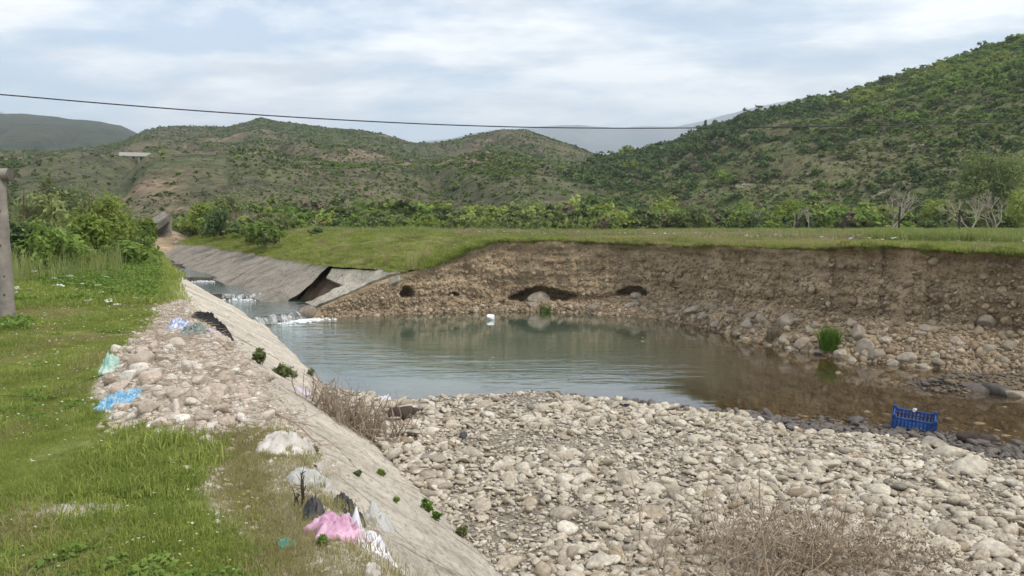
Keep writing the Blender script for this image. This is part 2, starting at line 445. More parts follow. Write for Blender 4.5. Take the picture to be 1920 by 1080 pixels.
M['hill_mid'] = hill_mat('far_scrub_hillside', (0.085, 0.105, 0.055), (0.135, 0.118, 0.082), (0.22, 0.165, 0.128), 0.012, 0.54)
M['hill_far'] = hill_mat('wooded_hillside', (0.04, 0.055, 0.035), (0.065, 0.07, 0.045), (0.1, 0.09, 0.07), 0.006, 0.68)
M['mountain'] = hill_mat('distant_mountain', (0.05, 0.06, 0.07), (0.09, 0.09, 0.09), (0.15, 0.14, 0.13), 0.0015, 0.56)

def water_mat():
    m, nt = new_mat('pond_water')
    dep = attr(nt, 'depth'); rip = attr(nt, 'ripple')
    geo = N(nt, 'ShaderNodeNewGeometry')
    mp = N(nt, 'ShaderNodeMapping'); mp.inputs['Rotation'].default_value = (0, 0, math.radians(-14)); mp.inputs['Scale'].default_value = (0.22, 1.0, 1.0)
    nt.links.new(geo.outputs['Position'], mp.inputs[0])
    n1 = noise(nt, mp.outputs[0], 2.6, 3, 0.5, 0.8)
    mp2 = N(nt, 'ShaderNodeMapping'); mp2.inputs['Rotation'].default_value = (0, 0, math.radians(12)); mp2.inputs['Scale'].default_value = (0.5, 1.0, 1.0)
    nt.links.new(geo.outputs['Position'], mp2.inputs[0])
    n2 = noise(nt, mp2.outputs[0], 7.0, 3, 0.55, 0.4)
    h = N(nt, 'ShaderNodeMath', operation='MULTIPLY_ADD'); h.inputs[1].default_value = 0.3
    nt.links.new(n2, h.inputs[0]); nt.links.new(n1, h.inputs[2])
    hh = N(nt, 'ShaderNodeMath', operation='MULTIPLY'); nt.links.new(h.outputs[0], hh.inputs[0]); nt.links.new(rip, hh.inputs[1])
    nor = bump(nt, hh.outputs[0], 1.0, 0.06)
    ex = N(nt, 'ShaderNodeMath', operation='MULTIPLY'); ex.inputs[1].default_value = -2.2; nt.links.new(dep, ex.inputs[0])
    e2 = N(nt, 'ShaderNodeMath', operation='EXPONENT'); nt.links.new(ex.outputs[0], e2.inputs[0])
    tr = N(nt, 'ShaderNodeBsdfTransparent'); tr.inputs[0].default_value = (0.92, 0.83, 0.66, 1)
    df = N(nt, 'ShaderNodeBsdfDiffuse'); nt.links.new(mixc(nt, attr(nt, 'mud'), (0.12, 0.185, 0.128), (0.15, 0.115, 0.065)), df.inputs[0])
    under = N(nt, 'ShaderNodeMixShader'); nt.links.new(e2.outputs[0], under.inputs[0])
    nt.links.new(df.outputs[0], under.inputs[1]); nt.links.new(tr.outputs[0], under.inputs[2])
    gl = N(nt, 'ShaderNodeBsdfGlossy', {'Roughness': 0.035}); nt.links.new(nor, gl.inputs['Normal'])
    fr = N(nt, 'ShaderNodeFresnel', {'IOR': 1.4}); nt.links.new(nor, fr.inputs['Normal'])
    fm = N(nt, 'ShaderNodeMath', operation='MULTIPLY', use_clamp=True); fm.inputs[1].default_value = 1.6; nt.links.new(fr.outputs[0], fm.inputs[0])
    ms = N(nt, 'ShaderNodeMixShader'); nt.links.new(fm.outputs[0], ms.inputs[0])
    nt.links.new(under.outputs[0], ms.inputs[1]); nt.links.new(gl.outputs[0], ms.inputs[2])
    o = N(nt, 'ShaderNodeOutputMaterial'); nt.links.new(ms.outputs[0], o.inputs[0]); return m
M['water'] = water_mat()

def cloth_mat(name, c1, c2, scale=8.0, rough=0.85, trans=0.0, band=None):
    m, nt = new_mat(name); vec = coords(nt)
    if band:
        wv = N(nt, 'ShaderNodeTexWave', {'Scale': band, 'Distortion': 6.0, 'Detail': 3.0, 'Detail Scale': 2.0}); nt.links.new(vec, wv.inputs['Vector'])
        src = wv.outputs['Fac']
    else: src = noise(nt, vec, scale, 5, 0.6, 0.5)
    c = ramp(nt, [(0.38, c1), (0.6, c2)], src).outputs[0]
    p = finish(nt, c, rough, bump(nt, noise(nt, vec, 30, 4, 0.6), 0.4, 0.01), 0.3)
    if trans:
        o = [n for n in nt.nodes if n.type == 'OUTPUT_MATERIAL'][0]
        t = N(nt, 'ShaderNodeBsdfTransparent'); ms = N(nt, 'ShaderNodeMixShader', {0: trans})
        nt.links.new(p.outputs[0], ms.inputs[1]); nt.links.new(t.outputs[0], ms.inputs[2]); nt.links.new(ms.outputs[0], o.inputs[0])
    return m

# ------------------------------------------------------------------ instancing (for what nobody could count)
def scatter(name, pts, rots, scl, pick, protos, parent=None, label=None, cat=None, kind='stuff'):
    """one object whose vertices carry small copies of the given meshes"""
    pts = np.asarray(pts, float)
    if len(pts) == 0: return None
    pc = bpy.data.collections.new(name + '_kinds')
    for i, me in enumerate(protos):
        po = bpy.data.objects.new('%s_kind_%03d' % (name, i), me); pc.objects.link(po)
    me = bpy.data.meshes.new(name)
    me.vertices.add(len(pts)); me.vertices.foreach_set('co', pts.astype(np.float32).ravel())
    scl = np.asarray(scl, float)
    if scl.ndim == 1: scl = np.repeat(scl[:, None], 3, 1)
    a = me.attributes.new('rot', 'FLOAT_VECTOR', 'POINT'); a.data.foreach_set('vector', np.asarray(rots, np.float32).ravel())
    a = me.attributes.new('scl', 'FLOAT_VECTOR', 'POINT'); a.data.foreach_set('vector', scl.astype(np.float32).ravel())
    a = me.attributes.new('pick', 'INT', 'POINT'); a.data.foreach_set('value', np.asarray(pick, np.int32))
    for q in protos[0].materials: me.materials.append(q)
    ob = link(name, me, parent, label, cat, None, kind)
    ng = bpy.data.node_groups.new(name + '_scatter', 'GeometryNodeTree')
    ng.interface.new_socket('Geometry', in_out='INPUT', socket_type='NodeSocketGeometry')
    ng.interface.new_socket('Geometry', in_out='OUTPUT', socket_type='NodeSocketGeometry')
    gi = ng.nodes.new('NodeGroupInput'); go = ng.nodes.new('NodeGroupOutput')
    ci = ng.nodes.new('GeometryNodeCollectionInfo'); ci.inputs['Collection'].default_value = pc
    ci.inputs['Separate Children'].default_value = True; ci.inputs['Reset Children'].default_value = True
    ip = ng.nodes.new('GeometryNodeInstanceOnPoints'); ip.inputs['Pick Instance'].default_value = True
    def na(an, ty):
        n = ng.nodes.new('GeometryNodeInputNamedAttribute'); n.data_type = ty; n.inputs['Name'].default_value = an
        return n.outputs['Attribute']
    er = ng.nodes.new('FunctionNodeEulerToRotation')
    ng.links.new(na('rot', 'FLOAT_VECTOR'), er.inputs[0]); ng.links.new(er.outputs[0], ip.inputs['Rotation'])
    ng.links.new(na('scl', 'FLOAT_VECTOR'), ip.inputs['Scale']); ng.links.new(na('pick', 'INT'), ip.inputs['Instance Index'])
    ng.links.new(gi.outputs[0], ip.inputs['Points']); ng.links.new(ci.outputs[0], ip.inputs['Instance'])
    ng.links.new(ip.outputs[0], go.inputs[0])
    md = ob.modifiers.new('scatter', 'NODES'); md.node_group = ng
    return ob

# ------------------------------------------------------------------ proto meshes
def rock_mesh(name, seed, sub=2, clips=7, mat=None, aspect=(1, 0.78, 0.55), rough=0.05):
    r = np.random.default_rng(seed)
    bm = bmesh.new(); bmesh.ops.create_icosphere(bm, subdivisions=sub, radius=1.0)
    v = np.array([q.co[:] for q in bm.verts]); f = np.array([[w.index for w in q.verts] for q in bm.faces]); bm.free()
    for _ in range(clips):
        d = r.normal(size=3); d /= np.linalg.norm(d); k = r.uniform(0.48, 0.86)
        h = v @ d; ov = h > k
        v[ov] -= d * ((h[ov] - k) * 0.9)[:, None]
    v *= (1 + rough * 2 * fbm(v * 1.7 + seed * 3.1, 3, seed))[:, None]
    v = v / np.abs(v).max(0) * np.array(aspect) * np.array([1, r.uniform(0.8, 1.1), r.uniform(0.75, 1.25)])
    me = mesh_np(name, v, f, mat, True)
    return me

def leaf_quads(c, nrm, size, r, elong=1.7):
    """diamond leaves at centres c facing nrm"""
    n = len(c)
    t = r.normal(size=(n, 3)); t -= nrm * (t * nrm).sum(1)[:, None]; t /= np.linalg.norm(t, axis=1)[:, None] + 1e-9
    b = np.cross(nrm, t)
    L = (size * elong * 0.5)[:, None]; W = (size * 0.5)[:, None]
    v = np.stack([c - t * L, c + b * W + nrm * W * 0.25, c + t * L, c - b * W + nrm * W * 0.25], 1).reshape(-1, 3)
    f = np.arange(n * 4).reshape(n, 4)
    return v, f

def crown_mesh(name, blobs, n, size, mat, seed, shell=0.55, elong=1.7, jitter=0.5):
    """leaves gathered in clumps on and within blobs = [(x,y,z,rx,ry,rz)]"""
    r = np.random.default_rng(seed)
    B = np.array(blobs, float)
    w = (B[:, 3] * B[:, 5]) ** 1.0; w /= w.sum()
    nc = max(6, n // 14)
    bi = r.choice(len(B), nc, p=w)
    d = r.normal(size=(nc, 3)); d[:, 2] = d[:, 2] * 0.9 + 0.15; d /= np.linalg.norm(d, axis=1)[:, None]
    rad = shell + (1.06 - shell) * r.random(nc) ** 0.6
    cc = B[bi, :3] + d * B[bi, 3:6] * rad[:, None]
    ctone = np.clip(r.normal(0.5, 0.22, nc) + 0.12 * d[:, 2], 0, 1)
    k = r.integers(0, nc, n)
    spread = np.minimum(B[bi[k], 3], B[bi[k], 5]) * 0.24
    c = cc[k] + r.normal(size=(n, 3)) * spread[:, None]
    nr = d[k] * 0.8 + r.normal(size=(n, 3)) * jitter + np.array([0, 0, 0.25]); nr /= np.linalg.norm(nr, axis=1)[:, None]
    sz = size * r.uniform(0.6, 1.35, n)
    v, f = leaf_quads(c, nr, sz, r, elong)
    tone = np.clip(ctone[k] + r.normal(0, 0.14, n), 0, 1)
    return mesh_np(name, v, f, mat, False, {'tone': np.repeat(tone, 4)})

def blob_set(seed, n, rx, ry, h, z0=0.0, rmin=0.35, rmax=0.6):
    r = np.random.default_rng(seed); out = []
    for i in range(n):
        a = r.uniform(0, 2 * math.pi); q = math.sqrt(r.uniform(0, 1)) * 0.62
        z = r.uniform(0.18, 0.74)
        fall = math.sqrt(max(0.1, 1 - (2 * z - 0.9) ** 2 * 0.8))
        R = r.uniform(rmin, rmax)
        out.append((math.cos(a) * q * rx * fall, math.sin(a) * q * ry * fall, z0 + z * h, R * rx * 0.8, R * ry * 0.8, R * h * 0.55))
    return out

def blade_patch(name, n, rad, hmin, hmax, wid, mat, seed, lean=0.5, seg=2):
    r = np.random.default_rng(seed); V = []; Fq = []; T = []
    k = 0
    for i in range(n):
        a = r.uniform(0, 2 * math.pi); q = rad * math.sqrt(r.random())
        base = np.array([math.cos(a) * q, math.sin(a) * q, -0.005])
        h = r.uniform(hmin, hmax); la = r.uniform(0, 2 * math.pi); ln = abs(r.normal(0, lean)) * h
        ld = np.array([math.cos(la), math.sin(la), 0]); wa = r.uniform(0, 2 * math.pi)
        wd = np.array([math.cos(wa), math.sin(wa), 0]) * wid * r.uniform(0.7, 1.3)
        p0 = base; p1 = base + np.array([0, 0, h * 0.6]) + ld * ln * 0.3; p2 = base + np.array([0, 0, h * (1 - 0.25 * min(1, ln / h))]) + ld * ln
        V += [p0 - wd, p0 + wd, p1 + wd * 0.75, p1 - wd * 0.75, p2]
        Fq += [(k, k + 1, k + 2, k + 3), (k + 3, k + 2, k + 4)]
        T += [np.clip(r.normal(0.5, 0.25), 0, 1)] * 5; k += 5
    return mesh_np(name, np.array(V), Fq, mat, False, {'tone': T})

# ------------------------------------------------------------------ height functions of the site
ZW = -1.4                                         # pond level
TCREST = 0.97
_ts = [-6, 5.6, 14.8, 25.2, 29.5, 34, 40, 50, 60, 80]
_tt = [2.2, 2.6, 3.18, 3.60, 3.0, 2.38, 2.2, 2.1, 2.1, 2.0]
_tz = [-1.15, -1.17, -1.4, -1.4, -1.17, -1.0, -0.97, -0.84, -0.7, -0.6]
def toe_t(s): return np.interp(s, _ts, _tt)
def toe_z(s): return np.interp(s, _ts, _tz)
def slope_z(s, t): return (t - TCREST) / (toe_t(s) - TCREST) * toe_z(s)

_gs = [-6, 3.6, 4.8, 5.8, 6.6, 7.8, 10, 12, 14.3, 17, 21, 26, 80]
_gt = [0.4, 0.40, 0.50, 0.22, -0.1, -0.3, -0.2, 0.0, 0.23, 0.5, 0.72, 0.95, 0.95]
def green_edge(s): return np.interp(s, _gs, _gt)
_es = [-6, 3, 5, 6, 8, 11, 13, 15, 17, 80]
_et = [0.25, 0.2, 0.1, 0.22, 0.42, 0.35, 0.28, 0.2, 0.06, 0.06]
def bank_z(x, y):
    s, t = st(x, y)
    z = 0.05 * fbm2(x, y, 0.35, 3, 3) + 0.018 * fbm2(x, y, 2.2, 3, 5)
    heap = np.exp(-((s - 8.6) / 2.4) ** 2) * np.exp(-((t - 0.25) / 0.55) ** 2)
    z = z + heap * (0.24 + 0.10 * fbm2(x, y, 3, 3, 8))
    z = z + 0.5 * sstep(18, 40, s) * sstep(-4, -14, t) * 0.6
    lim = slope_z(s, t) + 0.025 + 0.03 * np.clip(fbm2(x, y, 4, 3, 9) + 0.3, 0, 1)
    k = sstep(TCREST - 0.35, TCREST + 0.1, t)
    return z * (1 - k) + k * np.minimum(lim, z + 0.2)

_wl = [(560, 705), (600, 722), (740, 757), (870, 749), (1000, 739), (1100, 748), (1250, 766), (1400, 778), (1500, 800), (1640, 808), (1750, 822), (1860, 848), (1920, 856), (2200, 905), (2800, 990)]
_wu = np.array([q[0] for q in _wl], float); _wY = np.array([P(q[0], q[1], ZW)[1] for q in _wl])
CL = [  # u, v of waterline, set-back of the top, v of the top edge
    (562, 600, 0.10, 592), (600, 598, 0.2, 574), (650, 595, 0.25, 553), (700, 592, 0.28, 531), (745, 590, 0.3, 515), (780, 589, 0.3, 507),
    (830, 587, 0.4, 488), (880, 586, 0.5, 464), (925, 585, 0.55, 450), (1000, 585, 0.65, 449), (1100, 589, 1.0, 452), (1200, 596, 1.4, 455),
    (1300, 610, 1.6, 459), (1400, 640, 1.9, 461), (1500, 662, 2.0, 464), (1560, 672, 2.0, 465), (1600, 678, 1.9, 460), (1700, 690, 1.8, 462), (1800, 700, 1.7, 469),
    (1920, 710, 1.6, 474), (2100, 735, 1.6, 480), (2500, 800, 1.5, 500), (3000, 900, 1.5, 520)]
_cu = np.array([q[0] for q in CL], float); _cY = np.array([P(q[0], q[1], ZW)[1] for q in CL])
def u_of(x, y, z=ZW): return 960 + F * x / (np.maximum(y, 0.5) * math.cos(PITCH) - (z - EYE) * math.sin(PITCH))
def bed_z(x, y):
    x = np.asarray(x, float); y = np.asarray(y, float)
    u = u_of(x, y)
    yn = np.interp(u, _wu, _wY) + 0.22 * fbm2(x, y, 0.8, 3, 21); yf = np.interp(u, _cu, _cY)
    d1 = y - yn; d2 = yf - y
    right = sstep(1040, 1600, u)
    dmax = 1.9 * (1 - right) + 0.24 * right
    sl1 = 0.26 * (1 - right) + 0.10 * right; sl2 = 0.7 * (1 - sstep(1000, 1400, u)) + 0.12 * sstep(1000, 1400, u)
    dd = np.minimum(np.maximum(d1, 0) * sl1, np.maximum(d2, 0) * sl2)
    zw = ZW - dmax * (1 - np.exp(-dd / dmax)) + 0.025 * fbm2(x, y, 2.2, 3, 22) * sstep(0, .3, dd + 0.02 * right)
    g = np.maximum(-d1, 0)
    zg = ZW + 0.26 * (1 - np.exp(-g / 1.7)) + 0.05 * fbm2(x, y, 0.7, 3, 23) * sstep(0, 1.2, g) + 0.02 * fbm2(x, y, 3.0, 3, 24) + 0.04 * np.exp(-((g - 0.5) / 0.35) ** 2) * (1 - right)
    z = np.where(d1 > 0, zw, zg)
    isl = np.exp(-((x - 8.7) / 1.5) ** 2 - ((y - 14.4) / 0.5) ** 2)
    z = z + isl * 0.30
    z = np.where(d2 < 0, np.maximum(ZW - 0.25, ZW - 0.25 + 0 * d2), z)
    s, t = st(x, y); tt = toe_t(s)
    return np.where(t < tt - 0.15, np.minimum(z, slope_z(s, np.maximum(t, 0)) - 0.12), z)

def top_z(x, y):
    """lit surface at (x, y) on the near side of the water"""
    s, t = st(x, y)
    b = bank_z(x, y); sl = slope_z(s, t); bd = bed_z(x, y)
    e = TCREST + np.interp(s, _es, _et)
    return np.where(t < e, b, np.where(t < toe_t(s) + 0.4, np.maximum(sl, bd), bd))

def hit(u, v, far=40.0):
    """where the view through a pixel meets the ground on the near side"""
    k = np.linspace(2.0, far, 4000)
    dx = (u - 960) / F; dy = -(v - 540) / F
    d = np.array([dx, math.cos(PITCH) + dy * math.sin(PITCH), -math.sin(PITCH) + dy * math.cos(PITCH)])
    x, y, z = d[0] * k, d[1] * k, EYE + d[2] * k
    h = top_z(x, y); i = np.argmax(z < h)
    return np.array([x[i], y[i], h[i]])

def rand_rot(n, r, tilt=0.35):
    return np.stack([r.normal(0, tilt, n), r.normal(0, tilt, n), r.uniform(0, 2 * math.pi, n)], 1)

# ------------------------------------------------------------------ the setting
# base sheet out to the horizon
v = np.array([[-6800, -4600, -6], [6800, -4600, -6], [6800, 7600, -6], [-6800, 7600, -6]], float)
link('ground', mesh_np('ground', v, [(0, 1, 2, 3)], M['meadow']), kind='structure')

# left bank
sv = np.concatenate([np.arange(-6, 14, 0.09), np.arange(14, 30, 0.2), np.arange(30, 86, 0.8)])
qv = np.concatenate([np.linspace(-46, -8, 40)[:-1], np.linspace(-8, -1, 60)[:-1], np.linspace(-1, 1, 44)])
S, Q = np.meshgrid(sv, qv, indexing='ij')
E = TCREST + np.interp(S, _es, _et) + 0.07 * fbm2(S, S * 0, 1.7, 3, 31)
T = np.where(Q > -1, -1 + (Q + 1) / 2 * (E + 1), Q)
X, Y = xy(S, T); Z = bank_z(X, Y)
Z[:, -1] = slope_z(S[:, -1], T[:, -1]) - 0.06
G = sstep(0.28, -0.28, T - green_edge(S) - 0.25 * fbm2(X, Y, 1.1, 4, 33))
bare = np.exp(-((X + 2.45) / 0.42) ** 2 - ((Y - 4.28) / 0.16) ** 2) + 0.9 * np.exp(-((X + 2.55) / 0.6) ** 2 - ((Y - 6.3) / 0.22) ** 2)
G = np.clip(G - 1.2 * bare, 0, 1)
left_bank = link('left_bank', mesh_np('left_bank', np.stack([X, Y, Z], -1).reshape(-1, 3), grid_faces(*X.shape)[:, ::-1], M['bank_ground'], True, {'green': G.ravel()}), kind='structure')

# river bed with the gravel bar
xs = np.arange(-10, 26, 0.13); ys = np.arange(2.5, 29, 0.13)
X, Y = np.meshgrid(xs, ys); Z = bed_z(X, Y)
U = u_of(X, Y); dry = np.interp(U, _wu, _wY) - Y
wet = sstep(0.25, -0.1, dry - 0.5 * sstep(1250, 1500, U) + 0.3 * fbm2(X, Y, 1.5, 3, 41))
wet = wet * (0.25 + 0.75 * sstep(1050, 1400, U))
gravel_bar = link('gravel_bar', mesh_np('gravel_bar', np.stack([X, Y, Z], -1).reshape(-1, 3), grid_faces(*X.shape), M['bed'], True, {'wet': wet.ravel()}), kind='structure')

# pond
xs = np.arange(-11, 26, 0.14); ys = np.arange(8.0, 28.5, 0.14)
X, Y = np.meshgrid(xs, ys)
dep = np.clip(ZW - bed_z(X, Y), 0, 3)
U = u_of(X, Y); Vv = 415 + F * 3.0 / Y
rip = 0.07 + 0.42 * np.exp(-((Y - 16.6) / 1.8) ** 2) * sstep(1500, 1150, U) + 0.5 * sstep(780, 600, U) * sstep(15, 18, Y)
rip = rip * (1 - 0.6 * sstep(15.8, 14.2, Y)) * (1 - 0.45 * sstep(1250, 1500, U))
pond = link('pond_water', mesh_np('pond_water', np.stack([X, Y, np.full_like(X, ZW)], -1).reshape(-1, 3), grid_faces(*X.shape), M['water'], True, {'depth': dep.ravel(), 'ripple': rip.ravel(), 'mud': sstep(980, 1480, U + 60 * fbm2(X, Y, 0.5, 3, 43)).ravel()}), kind='structure')

# eroded earth bank on the far side
uu = np.concatenate([np.linspace(562, 1000, 260)[:-1], np.linspace(1000, 1920, 480)[:-1], np.linspace(1920, 3000, 120)])
def cli(k): return np.interp(uu, _cu, [q[k] for q in CL])
bx = np.interp(uu, _cu, [P(q[0], q[1], ZW)[0] for q in CL]); by = np.interp(uu, _cu, _cY)
topY = np.interp(uu, _cu, [P(q[0], q[1], ZW)[1] + q[2] for q in CL])
def smooth(a, n=21):
    p = np.pad(a, n // 2, mode='edge'); return np.convolve(p, np.ones(n) / n, 'valid')
by = smooth(by); topY = smooth(topY)
bx = (uu - 960) / F * (by * math.cos(PITCH) + 3.0 * math.sin(PITCH))
tz = np.array([PY(a, b, c)[2] for a, b, c in zip(uu, cli(3), topY)])
tx = (uu - 960) / F * (topY * math.cos(PITCH) + 0.7 * math.sin(PITCH)) 
wob = 0.16 * fbm2(uu, uu * 0, 0.012, 3, 51) * sstep(800, 1000, uu)
topY = topY + wob * 2.2 + 0.10 * fbm2(uu, uu * 0, 0.06, 3, 53) * sstep(850, 1000, uu); tz = tz + 0.05 * fbm2(uu, uu * 0, 0.03, 3, 52) * sstep(800, 950, uu)
nr = 84
q = np.linspace(0, 1, nr)[:, None]
back = np.hypot(tx - bx, topY - by)[None, :]
foot_f = 0.90; foot_z = np.minimum(-1.4 + 0.42 * back, tz - 0.3)
qa = 0.36
tal = np.clip(q / qa, 0, 1); fac = np.clip((q - qa) / (1 - qa), 0, 1)
fr = tal * foot_f + fac ** 1.15 * (1 - foot_f)
X = bx + (tx - bx) * fr; Y = by + (topY - by) * fr
Z = -1.62 + (foot_z + 1.62) * tal ** 0.9 + (tz - foot_z) * fac
nx = np.gradient(tx) ; ny = np.gradient(topY); L = np.hypot(nx, ny); ox, oy = ny / L, -nx / L       # towards the water
ox, oy = smooth(ox, 61), smooth(oy, 61)
pp = np.stack([X.ravel(), Y.ravel(), Z.ravel()], 1)
dsp = (0.22 * fbm(pp * np.array([0.7, 0.7, 1.0]), 4, 61) + 0.13 * fbm(pp * np.array([2.4, 2.4, 5.0]), 4, 62) + 0.05 * fbm(pp * 11, 3, 63) + 0.10 * fbm(pp * np.array([0.35, 0.35, 4.2]), 3, 65) + 0.09 * fbm(pp * np.array([4.5, 4.5, 0.5]), 3, 68)).reshape(X.shape)
gul = -0.16 * np.clip(fbm2(uu, uu * 0, 0.028, 4, 64), 0, 1)[None, :] * sstep(0.3, 1.0, fac)
amp = np.where(fac > 0, 1.0, 0.55 + 0.45 * tal) * sstep(0.0, 0.08, q) * (0.45 + 0.55 * sstep(720, 840, uu))[None, :]
dsp = dsp * amp + gul * sstep(900, 1300, uu)[None, :]
Uc = 960 + F * X / (Y * math.cos(PITCH) - (Z - EYE) * math.sin(PITCH)); Vc = 415 + F * (EYE - Z) / Y
def hollow(u0, u1, v0, v1, d, soft=1.0):
    n_ = fbm(pp * 2.6, 3, int(u0)).reshape(X.shape)
    e = 1 - ((Uc - (u0 + u1) / 2) / ((u1 - u0) / 2)) ** 2 - ((Vc - (v0 + v1) / 2 - 0.25 * (v1 - v0) * ((Uc - (u0 + u1) / 2) / ((u1 - u0) / 2)) ** 2) / ((v1 - v0) / 2)) ** 2 + 0.8 * n_
    return -d * sstep(0.0, 0.55, e)
dsp += hollow(955, 1095, 538, 566, 1.0) + hollow(1155, 1212, 536, 556, 0.8) + hollow(748, 780, 537, 560, 0.7) + hollow(838, 862, 546, 556, 0.45)
dsp += 0.22 * np.exp(-((Uc - 1020) / 75) ** 2 - ((Vc - 572) / 12) ** 2) + 0.16 * np.exp(-((Uc - 870) / 60) ** 2 - ((Vc - 572) / 12) ** 2)
lip = sstep(0.90, 0.97, q) * (1 - 0.35 * sstep(0.985, 1.0, q))
dsp += 0.17 * lip * sstep(800, 950, uu)[None, :] * np.clip(0.6 + 1.3 * fbm2(uu, uu * 0, 0.05, 4, 66), 0, 1.3)[None, :]
CX = X + ox * dsp; CY = Y + oy * dsp; CZ = Z + 0.03 * fbm(pp * 2.3, 3, 67).reshape(X.shape) * (1 - lip)
me = mesh_np('earth_bank', np.stack([CX, CY, CZ], -1).reshape(-1, 3), grid_faces(*CX.shape), M['earth'], True)
earth_bank = link('earth_bank', me, kind='structure')
TOPL = np.stack([CX[-1], CY[-1], CZ[-1]], 1)

# right canal wall lines: toe -> top (pixel, height)
RW = [((583, 577, -1.33), (748, 508, 0.0)), ((566, 570, -1.27), (712, 503, 0.0)), ((541, 562, -1.15), (622, 497, 0.0)), ((518, 553, -0.98), (589, 493, 0.0)),
      ((480, 538, -0.86), (555, 487, 0.0)), ((440, 522, -0.8), (510, 480, 0.0)), ((405, 509, -0.74), (469, 473, 0.02)), ((362, 494, -0.66), (420, 466, 0.05)),
      ((330, 482, -0.52), (372, 460, 0.1)), ((312, 473, -0.42), (340, 455, 0.15))]
RT = np.array([P(*a) for a, b in RW]); RTop = np.array([P(*b) for a, b in RW])

# meadow on the right bank: swept back from the wall top and the bank edge
bnd = [RTop[-1] + np.array([-5, 12, 0.0])] + [RTop[i] for i in range(len(RW) - 1, -1, -1)]
i0 = int(np.argmin(np.abs(uu - 790)))
bp = np.concatenate([np.array(bnd) + np.array([0, 0, -0.03]), TOPL[i0::2]])
# refine the wall part
fine = []
for i in range(len(bnd)):
    a, b = bp[i], bp[i + 1]; n = max(2, int(np.linalg.norm(b - a) / 0.3))
    for k in range(n): fine.append(a + (b - a) * k / n)
nwall = len(fine)
bp = np.concatenate([np.array(fine), bp[len(bnd):]])
offs = np.array([0, 0.06, 0.15, 0.3, 0.5, 0.75, 1.0, 1.3, 1.7, 2.2, 2.8, 3.5, 4.5, 6, 8, 10, 13, 17, 22, 28, 36, 46, 60, 80, 110, 150.0])
SW = np.array([0.40, 0.9165])
def field_z(x, y):
    return 1.0 - 0.12 * sstep(24, 44, y) - 0.14 * sstep(40, 75, y) - 0.4 * sstep(75, 130, y) + 0.05 * fbm2(x, y, 0.25, 3, 71)
X = bp[:, 0][None, :] + SW[0] * offs[:, None]; Y = bp[:, 1][None, :] + SW[1] * offs[:, None]
wallk = 1 - sstep(nwall - 2, nwall + 60, np.arange(len(bp)))
Lb = 0.8 + 3.4 * wallk
mound = field_z(X, Y) + (0.12 + 0.08 * fbm2(X, Y, 0.5, 3, 72)) * wallk[None, :] * np.exp(-((offs[:, None] - 5) / 4) ** 2)
Z = bp[:, 2][None, :] + (mound - bp[:, 2][None, :]) * sstep(-0.25, 1.0, offs[:, None] / Lb[None, :]) * sstep(0, 0.4, offs)[:, None]
Z += 0.03 * fbm2(X, Y, 2.0, 3, 73) * sstep(0, 0.3, offs)[:, None]
MX, MY, MZ = X, Y, Z
meadow = link('meadow', mesh_np('meadow', np.stack([X, Y, Z], -1).reshape(-1, 3), grid_faces(*X.shape), M['meadow'], True), kind='structure')

# hills: ridge line through (pixel u, v) at a given distance, foot at another
def hill(name, ridge, u0, u1, nu, Yf, Yr, zf, mat, nY=90, namp=1.0, nsc=0.02, seed=0, power=1.2, bump_fn=None, gully=0.0):
    us = np.linspace(u0, u1, nu); ru = [q[0] for q in ridge]; rv = [q[1] for q in ridge]
    vv = np.interp(us, ru, rv); yr = np.interp(us, Yr[0], Yr[1]) if isinstance(Yr, tuple) else np.full(nu, float(Yr))
    yf = np.interp(us, Yf[0], Yf[1]) if isinstance(Yf, tuple) else np.full(nu, float(Yf))
    zr = np.array([PY(a, b, c)[2] for a, b, c in zip(us, vv, yr)])
    k = np.concatenate([np.linspace(0, 1, nY), np.linspace(1.04, 1.5, 12)])[:, None]
    Yg = yf[None, :] + (yr - yf)[None, :] * k
    Xg = (us - 960)[None, :] / F * Yg
    kk = np.clip(k, 0, 1)
    prof = kk ** power * (1 - 0.25 * kk) / 0.75
    Zg = zf + (zr[None, :] - zf) * np.where(k <= 1, prof, 1 - ((k - 1) / 0.5) ** 1.5 * 0.7)
    env = np.sin(np.clip(kk, 0, 1) * math.pi) ** 0.7
    Zg = Zg + namp * fbm2(Xg, Yg, nsc, 5, seed) * env + namp * 0.12 * fbm2(Xg, Yg, nsc * 8, 3, seed + 9) * sstep(0, 0.1, kk)
    if gully:
        g = np.abs(fbm2(Xg + 0.35 * Yg, Yg * 0.25, nsc * 2.2, 3, seed + 20))
        Zg = Zg - gully * np.exp(-(g / 0.12) ** 2) * env
    if bump_fn is not None: Zg = Zg + bump_fn(us[None, :], Yg)
    o = link(name, mesh_np(name, np.stack([Xg, Yg, Zg], -1).reshape(-1, 3), grid_faces(*Xg.shape), mat, True), kind='structure')
    return o, us, Xg, Yg, Zg
def foothill(u, Y):
    return 5.6 * np.exp(-((u - 130) / 190) ** 2) * np.exp(-((Y - 165) / 45) ** 2) + 3.0 * np.exp(-((u - 400) / 150) ** 2) * np.exp(-((Y - 150) / 50) ** 2)
ridge_mid = [(-900, 200), (-500, 225), (-150, 262), (60, 285), (150, 280), (235, 265), (285, 244), (335, 236), (430, 238), (465, 229), (495, 220), (525, 228), (560, 231), (620, 240), (700, 247), (740, 258), (772, 268), (825, 266), (870, 258), (905, 249), (940, 245), (985, 249), (1040, 268), (1110, 288), (1250, 330), (1500, 380)]
HM = hill('scrub_hill', ridge_mid, -900, 1500, 420, 75, ([-900, 0, 500, 800, 940, 1500], [420, 430, 520, 560, 500, 420]), -0.4, M['hill_mid'], 110, 9.0, 0.012, 81, 1.25, foothill, 5.0)
